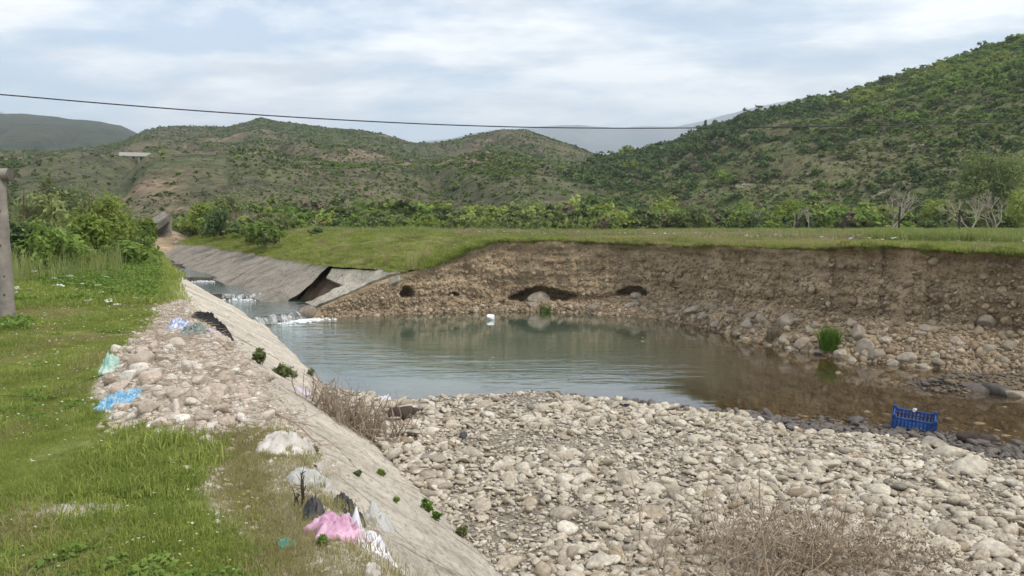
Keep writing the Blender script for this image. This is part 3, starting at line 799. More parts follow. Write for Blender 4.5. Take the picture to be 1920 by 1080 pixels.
ridge_right = [(560, 412), (700, 406), (860, 386), (1000, 346), (1110, 303), (1200, 284), (1250, 274), (1290, 254), (1320, 241), (1400, 217), (1480, 196), (1560, 182), (1640, 161), (1700, 139), (1760, 116), (1830, 96), (1920, 69), (2100, 30), (2500, -20), (3200, 20)]
HR = hill('right_scrub_hill', ridge_right, 560, 3200, 420, ([560, 1200, 1900, 3200], [110, 100, 88, 80]), ([560, 900, 1300, 1900, 3200], [150, 190, 270, 230, 200]), -0.2, M['hill_right'], 100, 4.0, 0.03, 91, 1.15, None, 2.0)
ridge_far = [(-1500, 190), (-500, 205), (-100, 214), (0, 212), (60, 214), (130, 221), (200, 228), (240, 237), (265, 249), (330, 275), (600, 330)]
hill('wooded_hill', ridge_far, -1500, 600, 220, 450, 1150, -2, M['hill_far'], 60, 12.0, 0.005, 101, 1.0, None, 14.0)
ridge_mtn = [(-2500, 190), (-300, 160), (-60, 190), (0, 203), (22, 212), (120, 250), (500, 275), (780, 267), (850, 259), (900, 246), (950, 242), (1010, 238), (1085, 234), (1120, 238), (1165, 240), (1215, 236), (1262, 237), (1310, 228), (1350, 217), (1400, 203), (1440, 194), (1500, 184), (1530, 179), (1600, 181), (1700, 195), (2200, 150), (4000, 220)]
hill('distant_mountain', ridge_mtn, -2500, 4000, 500, 2400, 5200, -4, M['mountain'], 60, 60.0, 0.0012, 111, 1.0, None, 60.0)

# ------------------------------------------------------------------ concrete canal lining
def slab(name, corners, th, mat, nu=6, nv=6, seed=0, rough=0.012, jag=None, parent=None):
    """slab between four corners (toe0, toe1, top1, top0) with thickness th below the surface"""
    a, b, c, d = [np.asarray(q, float) for q in corners]
    i = np.linspace(0, 1, nu + 1); j = np.linspace(0, 1, nv + 1)
    I, J = np.meshgrid(i, j, indexing='ij')
    if jag is not None: I = jag(I, J)
    Pt = (a[None, None] * (1 - J)[..., None] + d[None, None] * J[..., None]) * (1 - I)[..., None] + (b[None, None] * (1 - J)[..., None] + c[None, None] * J[..., None]) * I[..., None]
    nrm = np.cross(b - a, d - a); nrm /= np.linalg.norm(nrm)
    if nrm[2] < 0: nrm = -nrm
    Pf = Pt.reshape(-1, 3)
    top = Pf + nrm * (rough * fbm(Pf * 1.3, 4, seed + 3) + rough * 0.5 * fbm(Pf * 6, 3, seed))[:, None]
    bot = Pf - nrm * th
    n0 = len(Pf); nc = nv + 1
    fa = grid_faces(nu + 1, nc); faces = [tuple(q) for q in fa] + [tuple(q[::-1] + n0) for q in fa]
    ring = [k for k in range(nc)] + [k * nc + nc - 1 for k in range(1, nu + 1)] + [nu * nc + k for k in range(nc - 2, -1, -1)] + [k * nc for k in range(nu - 1, 0, -1)]
    for k in range(len(ring)):
        p, q2 = ring[k], ring[(k + 1) % len(ring)]
        faces.append((p, p + n0, q2 + n0, q2))
    me = mesh_np(name, np.concatenate([top, bot]), faces, mat)
    bm = bmesh.new(); bm.from_mesh(me); bmesh.ops.recalc_face_normals(bm, faces=bm.faces[:]); bm.to_mesh(me); bm.free()
    return link(name, me, parent)

lining = thing('canal_lining', 'long sloping bed of weathered concrete between the grassy bank and the gravel', 'embankment')
JOINT = 0.64
def LP(s, f):
    t = TCREST + (toe_t(s) - TCREST) * f; x, y = xy(s, t); return np.array([x, y, slope_z(s, t)])
ss = -6.0; kpan = 0
while ss < 78:
    Lp = 5.2 if ss < 28 else 9.0
    s0, s1 = ss + 0.022, ss + Lp - 0.022
    dz = np.array([0, 0, random.uniform(-0.012, 0.012)])
    slab('panel', (LP(s0, JOINT - 0.006) + dz, LP(s1, JOINT - 0.006) + dz, LP(s1, 0.0) + dz, LP(s0, 0.0) + dz), 0.16, M['concrete'], 40, 14, kpan, 0.02, None, lining)
    dz = np.array([0, 0, random.uniform(-0.03, -0.012)])
    slab('panel', (LP(s0, 1.45) + dz, LP(s1, 1.45) + dz, LP(s1, JOINT + 0.006) + dz, LP(s0, JOINT + 0.006) + dz), 0.16, M['concrete'], 40, 14, kpan + 50, 0.02, None, lining)
    ss += Lp; kpan += 1

rwall = thing('broken_canal_wall', 'old grey sloping concrete canal wall with a broken undercut end by the cascade', 'wall')
def shift(p, dz): return np.asarray(p) + np.array([0, 0, dz])
for i in range(2, len(RW) - 1):
    jag = None
    if i == 2:
        def jag(I, J): return I + (1 - I) * (0.10 * np.sin(J * 9) + 0.16 * fbm2(J * 6, J * 0, 1, 3, 5) + 0.12) * (1 - I)
    dz = [0, 0, 0, 0.02, -0.03, 0.03, -0.02, 0.05, -0.04, 0][i]
    tn = RT[i] + (RT[i] - RTop[i]) * 0.25; tn1 = RT[i + 1] + (RT[i + 1] - RTop[i + 1]) * 0.25
    slab('panel', (shift(tn, dz), shift(tn1, dz), shift(RTop[i + 1], dz), shift(RTop[i], dz)), 0.17, M['concrete_grey'], 14, 14, 100 + i, 0.03, jag, rwall)
fallen = thing('collapsed_canal_slab', 'broken pale concrete slab slanting down to the water at the end of the canal wall', 'slab')
def jag2(I, J): return I + (1 - I) * (0.10 * fbm2(J * 7, J * 0, 1, 4, 15)) * (1 - I)
slab('slab', (RT[0] + (RT[0] - RTop[0]) * 0.06, RT[1] + (RT[1] - RTop[1]) * 0.06, RTop[1], RTop[0]), 0.2, M['concrete_pale'], 16, 40, 140, 0.09, jag2, fallen)
slab('slab_layer', (shift(RT[0] - np.array([0.02, 0.22, 0]), -0.16), shift(RT[0], -0.16), shift(RTop[0], -0.13), shift(RTop[0] - np.array([0.02, 0.16, 0]), -0.15)), 0.16, M['concrete_pale'], 6, 40, 150, 0.08, jag2, fallen)
sunk = thing('sunken_canal_slab', 'sunken flat concrete slab between the broken wall end and the slanting slab', 'slab')
slab('slab', (shift(RT[1] * 0.36 + RTop[1] * 0.64, -0.26), shift(RT[2] * 0.14 + RTop[2] * 0.86, -0.30), shift(RTop[2], -0.12), shift(RTop[1], -0.1)), 0.18, M['concrete_pale'], 10, 14, 160, 0.03, None, sunk)
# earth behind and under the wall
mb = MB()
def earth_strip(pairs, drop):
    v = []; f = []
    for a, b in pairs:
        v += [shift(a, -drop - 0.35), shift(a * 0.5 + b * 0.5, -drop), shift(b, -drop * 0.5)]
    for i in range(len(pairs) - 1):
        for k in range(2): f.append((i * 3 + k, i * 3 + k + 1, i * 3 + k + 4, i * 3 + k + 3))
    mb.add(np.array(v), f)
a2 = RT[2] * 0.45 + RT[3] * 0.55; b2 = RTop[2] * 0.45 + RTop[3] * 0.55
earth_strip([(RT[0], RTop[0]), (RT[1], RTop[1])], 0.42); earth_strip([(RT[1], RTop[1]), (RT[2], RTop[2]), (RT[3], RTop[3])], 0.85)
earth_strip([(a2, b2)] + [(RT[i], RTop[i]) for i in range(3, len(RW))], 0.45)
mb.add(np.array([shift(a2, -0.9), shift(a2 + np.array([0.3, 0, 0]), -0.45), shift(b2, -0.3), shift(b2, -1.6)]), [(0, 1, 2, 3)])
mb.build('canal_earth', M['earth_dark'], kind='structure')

# stepped canal water, sills and cascades
def fall_mat():
    m, nt = new_mat('falling_water'); vec = coords(nt, (4, 1.5, 1.6))
    n1 = noise(nt, vec, 2.2, 7, 0.75, 0.9)
    o = N(nt, 'ShaderNodeOutputMaterial'); p = N(nt, 'ShaderNodeBsdfPrincipled', {'Base Color': (0.66, 0.69, 0.68, 1), 'Roughness': 0.3}); t = N(nt, 'ShaderNodeBsdfTransparent'); ms = N(nt, 'ShaderNodeMixShader')
    nt.links.new(ramp(nt, [(0.40, (0.0, 0.0, 0.0)), (0.66, (0.9, 0.9, 0.9))], n1).outputs[0], ms.inputs[0]); nt.links.new(t.outputs[0], ms.inputs[1]); nt.links.new(p.outputs[0], ms.inputs[2]); nt.links.new(ms.outputs[0], o.inputs[0]); return m
M['fall'] = fall_mat()
M['foam'] = plain('foam', (0.82, 0.85, 0.85), 0.6, 0.1, 20, 0.03)
M['wet_concrete'] = plain('wet_dark_concrete', (0.12, 0.105, 0.085), 0.5, 0.4, 5, 0.03, 0.4)
steps = [  # left and right pixel of the crest, level of the water above it
    ((470, 597), (580, 582), -1.17), ((424, 551), (528, 551), -1.0), ((372, 520), (436, 520), -0.86), ((322, 495), (372, 495), -0.7)]
lv = [s_[2] for s_ in steps] + [-0.55]
ends = [(np.array(P(*a, z)), np.array(P(*b, z))) for a, b, z in steps]
ends.append((np.array(P(303, 474, -0.5)), np.array(P(322, 474, -0.5))))
prevz = ZW
for i, (a, b, z) in enumerate(steps):
    A, B = ends[i]; C_, D_ = ends[i + 1]
    dirv = (B - A) / np.linalg.norm(B - A); ext = 0.8
    A = A - dirv * ext; B = B + dirv * 0.5
    d2 = D_ - C_; d2 = d2 / np.linalg.norm(d2); Cx = np.array([*(C_ - d2 * ext)[:2], z]); Dx = np.array([*(D_ + d2 * 0.5)[:2], z])
    n = 26; I, J = np.meshgrid(np.linspace(0, 1, n), np.linspace(0, 1, 8), indexing='ij')
    Pt = (A * (1 - J)[..., None] + B * J[..., None]) * (1 - I)[..., None] + (Cx * (1 - J)[..., None] + Dx * J[..., None]) * I[..., None]
    Pt[..., 2] = z
    link('canal_water', mesh_np('canal_water', Pt.reshape(-1, 3), grid_faces(n, 8), M['water'], True, {'depth': np.full(n * 8, 0.5), 'ripple': np.full(n * 8, 0.7)}), kind='structure')
    # sill
    up = np.array([0, 0, 1.0]); w = np.cross(up, dirv)
    if w[1] < 0: w = -w
    sill = thing('weir_sill', ['broken lowest concrete sill where the canal spills into the pond', 'second concrete sill up the canal with a thin white cascade', 'third concrete sill up the canal', 'farthest dark concrete sill across the canal'][i], 'weir', (A + B) / 2 * np.array([1, 1, 0]) + np.array([0, 0, prevz - 0.05]), math.atan2(dirv[1], dirv[0]))
    Ls = np.linalg.norm(B - A)
    m2 = MB(); nseg = 14
    for k in range(nseg):
        m2.box(((k + 0.5) / nseg * Ls - Ls / 2, 0.16 + random.uniform(-0.05, 0.05), (z - prevz) / 2 + 0.05 - 0.10), (Ls / nseg + 0.02, 0.32, z - prevz + 0.2 - random.uniform(0.01, 0.04)))
    m2.build('sill', M['wet_concrete'], sill)
    if i < 2:
        cs = np.linspace(-Ls / 2 + 0.7, Ls / 2 - 0.45, 60); rows = 8
        vv = []
        for r_ in range(rows):
            k = r_ / (rows - 1)
            for c_ in cs:
                nz = 0.07 * float(vnoise(np.array([[c_ * 6, k * 2, i * 5.0]]))[0])
                vv.append((c_, -0.02 - 0.12 * k ** 0.7 + nz - 0.05 * k, (z - prevz) * (1 - k * k) + 0.055 + nz * 0.4))
        keep = [tuple(q_) for q_ in grid_faces(rows, 60)]
        link('falling_water', mesh_np('falling_water', np.array(vv), keep, M['fall'], True), sill)
    if i < 3:
        r = np.random.default_rng(4 + i); m3 = MB()
        for k in range(240 if i == 0 else 120):
            cx = r.uniform(-0.3 if i == 0 else -Ls / 2 + .7, Ls / 2 - 0.35); cy = -0.16 - abs(r.normal(0, 0.3)); R = r.uniform(0.005, 0.022) * (1 + 0.9 * (i == 0) * (cx > 0.3))
            th = np.arange(6) * math.pi / 3
            v6 = [(cx + math.cos(a_) * R * 2.2, cy + math.sin(a_) * R, 0.052) for a_ in th] + [(cx, cy, 0.055 + R * 0.8)]
            m3.add(v6, [(j_, (j_ + 1) % 6, 6) for j_ in range(6)])
        m3.build('foam', M['foam'], sill, True, kind='stuff')
    prevz = z

# far broken slab and rubble at the head of the canal
fs = thing('tilted_concrete_slab', 'big tilted grey concrete slab standing up at the far head of the canal', 'slab')
def fq(u, v_, Y): return PY(u, v_, Y)
slab('slab', (fq(276, 434, 56), fq(262, 422, 62), fq(306, 397, 62), fq(318, 402, 56)), 0.35, M['concrete_grey'], 8, 8, 170, 0.04, None, fs)
slab('prop_slab', (fq(280, 446, 57), fq(318, 443, 57), fq(320, 403, 58), fq(312, 400, 58)), 0.3, M['concrete_grey'], 6, 6, 171, 0.06, None, fs)

# ------------------------------------------------------------------ stones
ROCK = [rock_mesh('cobble_%d' % i, 300 + i, 2, 8, M['cobble']) for i in range(10)]
ROCKB = [rock_mesh('stone_%d' % i, 330 + i, 3, 9, M['cobble']) for i in range(10)]
ROCKW = [rock_mesh('wet_cobble_%d' % i, 360 + i, 2, 8, M['cobble_wet']) for i in range(6)]
ROCKS = [rock_mesh('bed_stone_%d' % i, 375 + i, 2, 8, M['bed_stone']) for i in range(6)]
ROCKR = [rock_mesh('rubble_%d' % i, 390 + i, 3, 20, M['rubble'], (1, 0.8, 0.7), 0.08) for i in range(8)]
ROCKC = [rock_mesh('bank_stone_%d' % i, 420 + i, 2, 8, M['bank_stone'], (1, 0.8, 0.65)) for i in range(8)]
ROCKT = [rock_mesh('boulder_%d' % i, 450 + i, 3, 9, M['boulder'], (1, 0.8, 0.62)) for i in range(8)]

def wet_at(x, y):
    u = u_of(x, y); yn = np.interp(u, _wu, _wY)
    return (yn - y) - 0.5 * sstep(1250, 1500, u) + 0.3 * fbm2(x, y, 1.5, 3, 41) < 0.12

# the stones that show largest on the gravel bar, one object each
r = np.random.default_rng(101)
placed = []
def try_place(x, y, R, k=0.85):
    for (a, b, c) in placed:
        if (x - a) ** 2 + (y - b) ** 2 < (k * (R + c)) ** 2: return False
    placed.append((x, y, R)); return True
special = [  # u, v, half length, mesh index, tint hint
    (955, 1058, 0.14), (1060, 970, 0.17), (1065, 995, 0.15), (1010, 770, 0.3), (1210, 1010, 0.15), (1600, 1010, 0.2),
    (1690, 1005, 0.26), (1770, 1035, 0.2), (1375, 875, 0.2), (1755, 840, 0.28), (1815, 885, 0.3), (1780, 855, 0.22), (1310, 830, 0.2), (1500, 870, 0.17), (1180, 905, 0.22), (1090, 905, 0.2),
    (1220, 970, 0.2), (1240, 1030, 0.17), (1120, 1060, 0.16), (900, 950, 0.17), (1870, 1040, 0.2), (1420, 850, 0.2), (1230, 925, 0.2), (830, 925, 0.13), (890, 855, 0.2)]
nst = 0
for (u_, v_, R) in special:
    R *= 0.8; p = hit(u_, v_)
    if try_place(p[0], p[1], R, 0.7):
        me = ROCKB[nst % 10]
        link('stone', me, gravel_bar, loc=(p[0], p[1], p[2] + 0.12 * R), rot=(r.normal(0, .15), r.normal(0, .15), r.uniform(-0.6, 0.6)), scale=R); nst += 1
tries = 0
while nst < 300 and tries < 20000:
    tries += 1
    y = 5.4 + 8.0 * r.random() ** 1.25; u_ = r.uniform(620, 2050); x = (u_ - 960) / F * y
    s_, t_ = st(x, y)
    if t_ < toe_t(s_) + 0.05 or wet_at(np.array(x), np.array(y)): continue
    R = float(np.clip(r.lognormal(math.log(0.074), 0.38), 0.05, 0.21))
    if not try_place(x, y, R): continue
    z = float(top_z(np.array(x), np.array(y)))
    link('stone', ROCKB[r.integers(10)], gravel_bar, loc=(x, y, z + 0.18 * R), rot=(r.normal(0, .22), r.normal(0, .22), r.normal(0, 0.7)), scale=(R, R * r.uniform(.75, 1.1), R * r.uniform(0.55, 1.05))); nst += 1
# the rest of the cobbles
n = 70000
y = 4.8 + 10.5 * r.random(n) ** 1.15; u_ = r.uniform(560, 2350, n); x = (u_ - 960) / F * y
s_, t_ = st(x, y); z = top_z(x, y)
sz = np.clip(r.lognormal(math.log(0.025), 0.52, n), 0.01, 0.1)
fine = sstep(0.1, 0.5, 1.5 * fbm2(x, y, 0.6, 4, 115)); sz = sz * (1 - 0.35 * fine) * (1 + 0.35 * sstep(-0.1, -0.5, 1.5 * fbm2(x, y, 0.6, 4, 115)))
wetm = wet_at(x, y)
ok = (r.random(n) > 0.15 * fine) & (bed_z(x, y) > slope_z(s_, t_) - 0.03 - 0.1 * r.random(n) ** 3) & (t_ > 1.9) & (z > ZW - 0.06)
for nm, msk, pr in (('pebbles', ok & ~wetm, ROCK), ('wet_pebbles', ok & wetm, ROCKW)):
    k = int(msk.sum())
    lay = r.random(k)
    pts = np.stack([x[msk], y[msk], z[msk] + sz[msk] * (0.1 + 0.55 * lay)], 1)
    sc = sz[msk][:, None] * np.stack([np.ones(k), r.uniform(0.75, 1.1, k), r.uniform(0.5, 1.1, k)], 1)
    scatter(nm, pts, rand_rot(k, r, 0.28), sc, r.integers(0, len(pr), k), pr, gravel_bar)
# shallow bed stones under the brown water and along the far shore
n = 9000
u_ = r.uniform(1120, 2300, n); f_ = r.random(n)
yn = np.interp(u_, _wu, _wY); yf = np.interp(u_, _cu, _cY); y = yn + (yf - yn) * f_; x = (u_ - 960) / F * y
z = bed_z(x, y); sz = np.clip(r.lognormal(math.log(0.05), 0.5, n), 0.02, 0.2)
ok = (z > ZW - 0.34)
z = np.minimum(z + 0.2 * sz, np.where(r.random(n) < 0.02, 9, ZW - 0.5 * sz))
k = int(ok.sum())
scatter('stream_bed_stones', np.stack([x, y, z], 1)[ok], rand_rot(k, r, 0.2), sz[ok], r.integers(0, 6, k), ROCKS, gravel_bar)
# rocks standing out of the shallows on the right
for (u_, v_, R) in [(1832, 712, 0.24), (1828, 732, 0.34), (1880, 738, 0.36), (1800, 720, 0.2), (1775, 722, 0.18), (1912, 722, 0.26), (1905, 742, 0.25), (1755, 718, 0.14), (1880, 712, 0.14), (1950, 740, 0.3), (1195, 633, 0.2), (1200, 640, 0.16), (1280, 632, 0.16), (1890, 852, 0.13), (1825, 832, 0.24), (1845, 835, 0.16), (1790, 830, 0.17)]:
    p = P(u_, v_, ZW)
    link('stone', (ROCKW if v_ > 705 and u_ < 1900 else ROCKT)[r.integers(6)], gravel_bar, loc=(p[0], p[1], ZW - 0.02 if v_ > 700 else ZW - 0.08), rot=(r.normal(0, .2), r.normal(0, .2), r.normal(0, 0.5)), scale=(R, R * .8, R * 0.85))

# stones set in the earth bank and fallen at its foot
vis = (uu > 600) & (uu < 2000)
cols = np.where(vis)[0]
def bank_pts(n, rowf, r, colp=None):
    c = r.choice(cols, n); rw = rowf(n); rw = np.clip(rw, 2, nr - 4).astype(int)
    return np.stack([CX[rw, c], CY[rw, c], CZ[rw, c]], 1), c, rw
placed = []
cnt = 0; tries = 0
while cnt < 200 and tries < 6000:
    tries += 1
    pt, c, rw = bank_pts(1, lambda n: nr * (0.30 + 0.60 * r.random(n) ** 1.3), r); pt = pt[0]; c = c[0]
    R = float(np.clip(r.lognormal(math.log(0.095 if uu[c] > 1300 else 0.062), 0.35), 0.045, 0.22))
    bad = any(abs(pt[0] - a) + abs(pt[2] - b) < 0.9 * (R + d) for a, b, d in placed)
    if bad: continue
    placed.append((pt[0], pt[2], R))
    link('stone', ROCKC[r.integers(8)], earth_bank, loc=(pt[0] + ox[c] * R * 0.15, pt[1] + oy[c] * R * 0.15, pt[2]), rot=(r.normal(0, .4), r.normal(0, .4), r.uniform(0, 6.3)), scale=R); cnt += 1
n = 26000
pt, c, rw = bank_pts(n, lambda n: nr * np.clip(0.05 + 0.88 * r.random(n) ** 1.15, 0, 0.93), r)
band = 0.5 + 0.5 * fbm(pt * np.array([0.5, 0.5, 2.6]), 3, 131)
lowk = 1 - rw / nr
sz = np.clip(r.lognormal(math.log(0.024), 0.5, n) * (0.6 + 0.9 * lowk), 0.01, 0.12)
ok = r.random(n) < np.clip(0.15 + 0.9 * band + 0.5 * (lowk > 0.62), 0, 1)
pt = pt + np.stack([ox[c] * sz * 0.3, oy[c] * sz * 0.3, np.zeros(n)], 1)
k = int(ok.sum())
scatter('bank_gravel', pt[ok], rand_rot(k, r, 0.6), sz[ok], r.integers(0, 8, k), ROCKC, earth_bank)
# boulders at the foot
big = [(1305, 583, .38), (1335, 577, .27), (1108, 580, .28), (1195, 568, .22), (1193, 555, .2), (1320, 598, .26), (1010, 563, .4), (1000, 575, .22), (1478, 607, .3), (1428, 600, .24), (1520, 620, .22), (1400, 612, .2), (1612, 632, .32), (1618, 655, .3), (1640, 668, .22), (1502, 645, .3), (1470, 640, .22), (1345, 610, .2), (1745, 620, .28), (1850, 605, .26), (1385, 628, .22), (1440, 655, .22), (1180, 575, .16), (1540, 660, .2), (1580, 665, .2), (1700, 675, .24), (1760, 682, .18), (1660, 640, .16), (1225, 575, .18), (1260, 585, .2), (575, 586, .3)]
def bank_hit(u_, v_):
    d = np.hypot(Uc2 - u_, (Vc2 - v_) * 1.0); i = np.unravel_index(np.argmin(d), d.shape)
    return np.array([CX[i], CY[i], CZ[i]]), i
Uc2 = 960 + F * CX / (CY * math.cos(PITCH) - (CZ - EYE) * math.sin(PITCH))
Vc2 = 540 - F * ((CZ - EYE) * math.cos(PITCH) + CY * math.sin(PITCH)) / (CY * math.cos(PITCH) - (CZ - EYE) * math.sin(PITCH))
for (u_, v_, R) in big:
    p, i = bank_hit(u_, v_)
    link('boulder', ROCKT[r.integers(8)], earth_bank, loc=(p[0], p[1], p[2] + 0.1 * R), rot=(r.normal(0, .2), r.normal(0, .2), r.normal(0, 0.6)), scale=(R, R * .85, R * r.uniform(0.8, 1.1)))
for k in range(75):
    c = r.choice(np.where((uu > 1080) & (uu < 1960))[0]); rw = int(nr * r.uniform(0.02, 0.30))
    R = float(np.clip(r.lognormal(math.log(0.11), 0.35), 0.06, 0.24))
    link('boulder', ROCKT[r.integers(8)], earth_bank, loc=(CX[rw, c], CY[rw, c], CZ[rw, c] + 0.1 * R), rot=(r.normal(0, .3), r.normal(0, .3), r.uniform(0, 6.3)), scale=R)

# earth and rubble closing the head of the canal
us_ = np.linspace(262, 470, 40); ks = np.linspace(0, 1, 14)[:, None]
Yh = 50 + 10 * ks + 0 * us_[None, :]; Xh = (us_[None, :] - 960) / F * Yh
Zh = -0.75 + (1.25 + 0.5 * np.sin(us_[None, :] / 37)) * sstep(0, 1, ks) + 0.25 * fbm2(Xh, Yh, 0.8, 3, 301)
canal_head = link('canal_head', mesh_np('canal_head', np.stack([Xh, Yh, Zh], -1).reshape(-1, 3), grid_faces(14, 40), M['earth'], True), kind='structure')
for k in range(46):
    i, j = int(r.integers(0, 10)), int(r.integers(2, 38)); R = float(r.uniform(0.12, 0.4))
    link('boulder', ROCKT[r.integers(8)], canal_head, loc=(Xh[i, j], Yh[i, j], Zh[i, j]), rot=(r.normal(0, .3), r.normal(0, .3), r.uniform(0, 6.3)), scale=R)

# heap of rubble at the edge of the grass
heap = link('rubble_heap', None, None, 'spread heap of pinkish rubble and dry litter between grass and concrete', 'rubble', loc=(0, 0, 0))
rub = [(268, 668, .13), (287, 658, .09), (245, 662, .10), (245, 712, .13), (288, 718, .15), (262, 700, .12), (222, 735, .12), (352, 700, .13), (372, 722, .12), (388, 745, .1), (325, 745, .13), (300, 745, .1), (205, 720, .11), (275, 775, .14), (360, 760, .09), (350, 738, .12), (240, 748, .1), (310, 690, .09), (415, 775, .1), (425, 800, .1), (345, 795, .1), (470, 742, .09), (395, 690, .08), (435, 700, .07), (300, 800, .1), (380, 790, .1), (455, 790, .08), (330, 770, .09)]
for i, (u_, v_, R) in enumerate(rub):
    R *= 0.78; p = hit(u_, v_)
    link('stone', ROCKR[i % 8], heap, loc=(p[0], p[1], p[2] + R * 0.4), rot=(r.normal(0, .5), r.normal(0, .5), r.uniform(0, 6.3)), scale=R)
for k in range(230):
    s_ = r.normal(8.0, 2.1); t_ = r.normal(0.4, 0.45); x, y = xy(s_, t_)
    if t_ < green_edge(s_) - 0.02 or t_ > 1.5 or s_ < 5.6: continue
    R = float(np.clip(r.lognormal(math.log(0.05), 0.5), 0.02, 0.15)); z = float(top_z(np.array(x), np.array(y)))
    link('stone', ROCKR[r.integers(8)], heap, loc=(x, y, z + R * 0.2), rot=(r.normal(0, .3), r.normal(0, .3), r.uniform(0, 6.3)), scale=R)
n = 12000
s_ = np.concatenate([r.normal(8.2, 2.3, n // 2), r.uniform(2.2, 17, n // 2)]); t_ = np.concatenate([r.normal(0.35, 0.45, n // 2), r.normal(0.75, 0.28, n // 2)]); x, y = xy(s_, t_)
ok = (t_ > green_edge(s_) - 0.15 * r.random(n)) & (t_ < 1.65) & (s_ > 1.5)
z = top_z(x, y); sz = np.clip(r.lognormal(math.log(0.016), 0.55, n), 0.006, 0.06) * (0.5 + 0.5 * sstep(5.0, 6.5, s_)); k = int(ok.sum())
scatter('rubble_grit', np.stack([x, y, z + 0.15 * sz], 1)[ok], rand_rot(k, r, .3), sz[ok], r.integers(0, 8, k), ROCKR, heap)
# dry stalks lying over the rubble
def stick_mesh(name, seed, mat, L=1.0, rad=0.012):
    rr = np.random.default_rng(seed); m = MB()
    p = np.zeros((6, 3)); p[:, 0] = np.linspace(-0.5, 0.5, 6) * L; p[:, 1] = rr.normal(0, 0.04, 6); p[:, 2] = np.abs(rr.normal(0, 0.03, 6))
    m.tube(p, np.linspace(rad, rad * 0.4, 6), 4)
    m.tube([p[3], p[3] + np.array([0.18, 0.12 * rr.choice([-1, 1]), 0.04])], [rad * 0.5, rad * 0.25], 4)
    return m.mesh(name, mat)
STK = [stick_mesh('stalk_%d' % i, 500 + i, M['twig'] if i % 2 else M['twig_grey']) for i in range(6)]
n = 1500
s_ = np.concatenate([r.normal(8.4, 2.1, n * 2 // 3), r.normal(13.5, 2.2, n - n * 2 // 3)]); t_ = np.concatenate([r.normal(0.5, 0.45, n * 2 // 3), r.normal(0.7, 0.25, n - n * 2 // 3)]); x, y = xy(s_, t_)
ok = (s_ > 5.9) & (t_ > green_edge(s_) + 0.02) & (t_ < 1.75 - 0.3 * r.random(n)); z = top_z(x, y); k = int(ok.sum())
rt = np.stack([r.normal(0, .15, n), r.normal(0, .18, n), r.uniform(0, 6.3, n)], 1)
scatter('dry_stalks', np.stack([x, y, z + 0.02 + 0.05 * r.random(n)], 1)[ok], rt[ok], r.uniform(0.06, 0.32, n)[ok], r.integers(0, 6, k), STK, heap)

# ------------------------------------------------------------------ grass and flowers of the near bank
GR = [blade_patch('grass_patch_%d' % i, 170, 0.17, 0.014, 0.042, 0.0022, M['grass'], 600 + i, 0.7) for i in range(5)]
GR += [blade_patch('grass_tuft_%d' % i, 90, 0.10, 0.03, 0.085, 0.0026, M['grass'], 610 + i, 0.6) for i in range(3)]
GRD = [blade_patch('dry_patch_%d' % i, 80, 0.15, 0.015, 0.06, 0.002, M['grass_dry'], 620 + i, 0.7) for i in range(3)]
GRF = [blade_patch('far_grass_%d' % i, 90, 0.36, 0.05, 0.14, 0.008, M['grass'], 630 + i, 0.6) for i in range(3)]
def bank_scatter(n, s0, s1, t0, t1, r, pw=1.0):
    s_ = s0 + (s1 - s0) * r.random(n) ** pw; t_ = r.uniform(t0, t1, n); x, y = xy(s_, t_)
    return s_, t_, x, y
def inview(x, y, m=160): 
    u_ = 960 + F * x / np.maximum(y, 0.3); return (y > 2.6) & (u_ > -m - 250) & (u_ < 1920 + m)
def bare_at(x, y): return np.exp(-((x + 2.45) / 0.42) ** 2 - ((y - 4.28) / 0.16) ** 2) + np.exp(-((x + 2.55) / 0.6) ** 2 - ((y - 6.3) / 0.22) ** 2)
n = 52000
s_, t_, x, y = bank_scatter(n, 1.0, 19, -7.5, 1.0, r, 1.25)
ge = green_edge(s_) + 0.25 * fbm2(x, y, 1.1, 4, 33)
ok = inview(x, y) & (t_ < ge + 0.06 * r.normal(size=n)) & (r.random(n) > bare_at(x, y) * 1.3) & (r.random(n) > 0.75 * sstep(0.25, 0.6, 1.5 * fbm2(x, y, 1.6, 4, 147, 0.6)))
clump = fbm2(x, y, 0.9, 4, 141)
pk = np.where(r.random(n) < 0.10 + 0.35 * np.clip(clump, 0, 1), r.integers(5, 8, n), r.integers(0, 5, n))
dryk = 1.4 * fbm2(x, y, 0.8, 4, 145, 0.65) + 0.22 * r.normal(size=n) > 0.26
z = bank_z(x, y); sc = r.uniform(0.6, 1.3, n) * (1 + 1.1 * np.clip(1.5 * clump, -0.6, 0.9))
m_ = ok & ~dryk; k = int(m_.sum())
scatter('bank_grass', np.stack([x, y, z], 1)[m_], rand_rot(n, r, .06)[m_], sc[m_], pk[m_], GR, None, 'short green grass covering the near bank', 'grass')
m_ = ok & dryk & (r.random(n) < 0.8); k = int(m_.sum())
scatter('dry_bank_grass', np.stack([x, y, z], 1)[m_], rand_rot(n, r, .06)[m_], sc[m_], r.integers(0, 3, k), GRD, None, 'straw coloured grass mixed into the near bank', 'grass')
n = 26000
s_, t_, x, y = bank_scatter(n, 17, 60, -24, 1.0, r, 1.3); u_ = 960 + F * x / y
ok = (u_ > -250) & (t_ < green_edge(s_) + 0.1); z = bank_z(x, y); k = int(ok.sum())
scatter('far_bank_grass', np.stack([x, y, z], 1)[ok], rand_rot(n, r, .06)[ok], r.uniform(.7, 1.5, n)[ok], r.integers(0, 3, k), GRF, None, 'rough grass on the bank beyond the wooden post', 'grass')
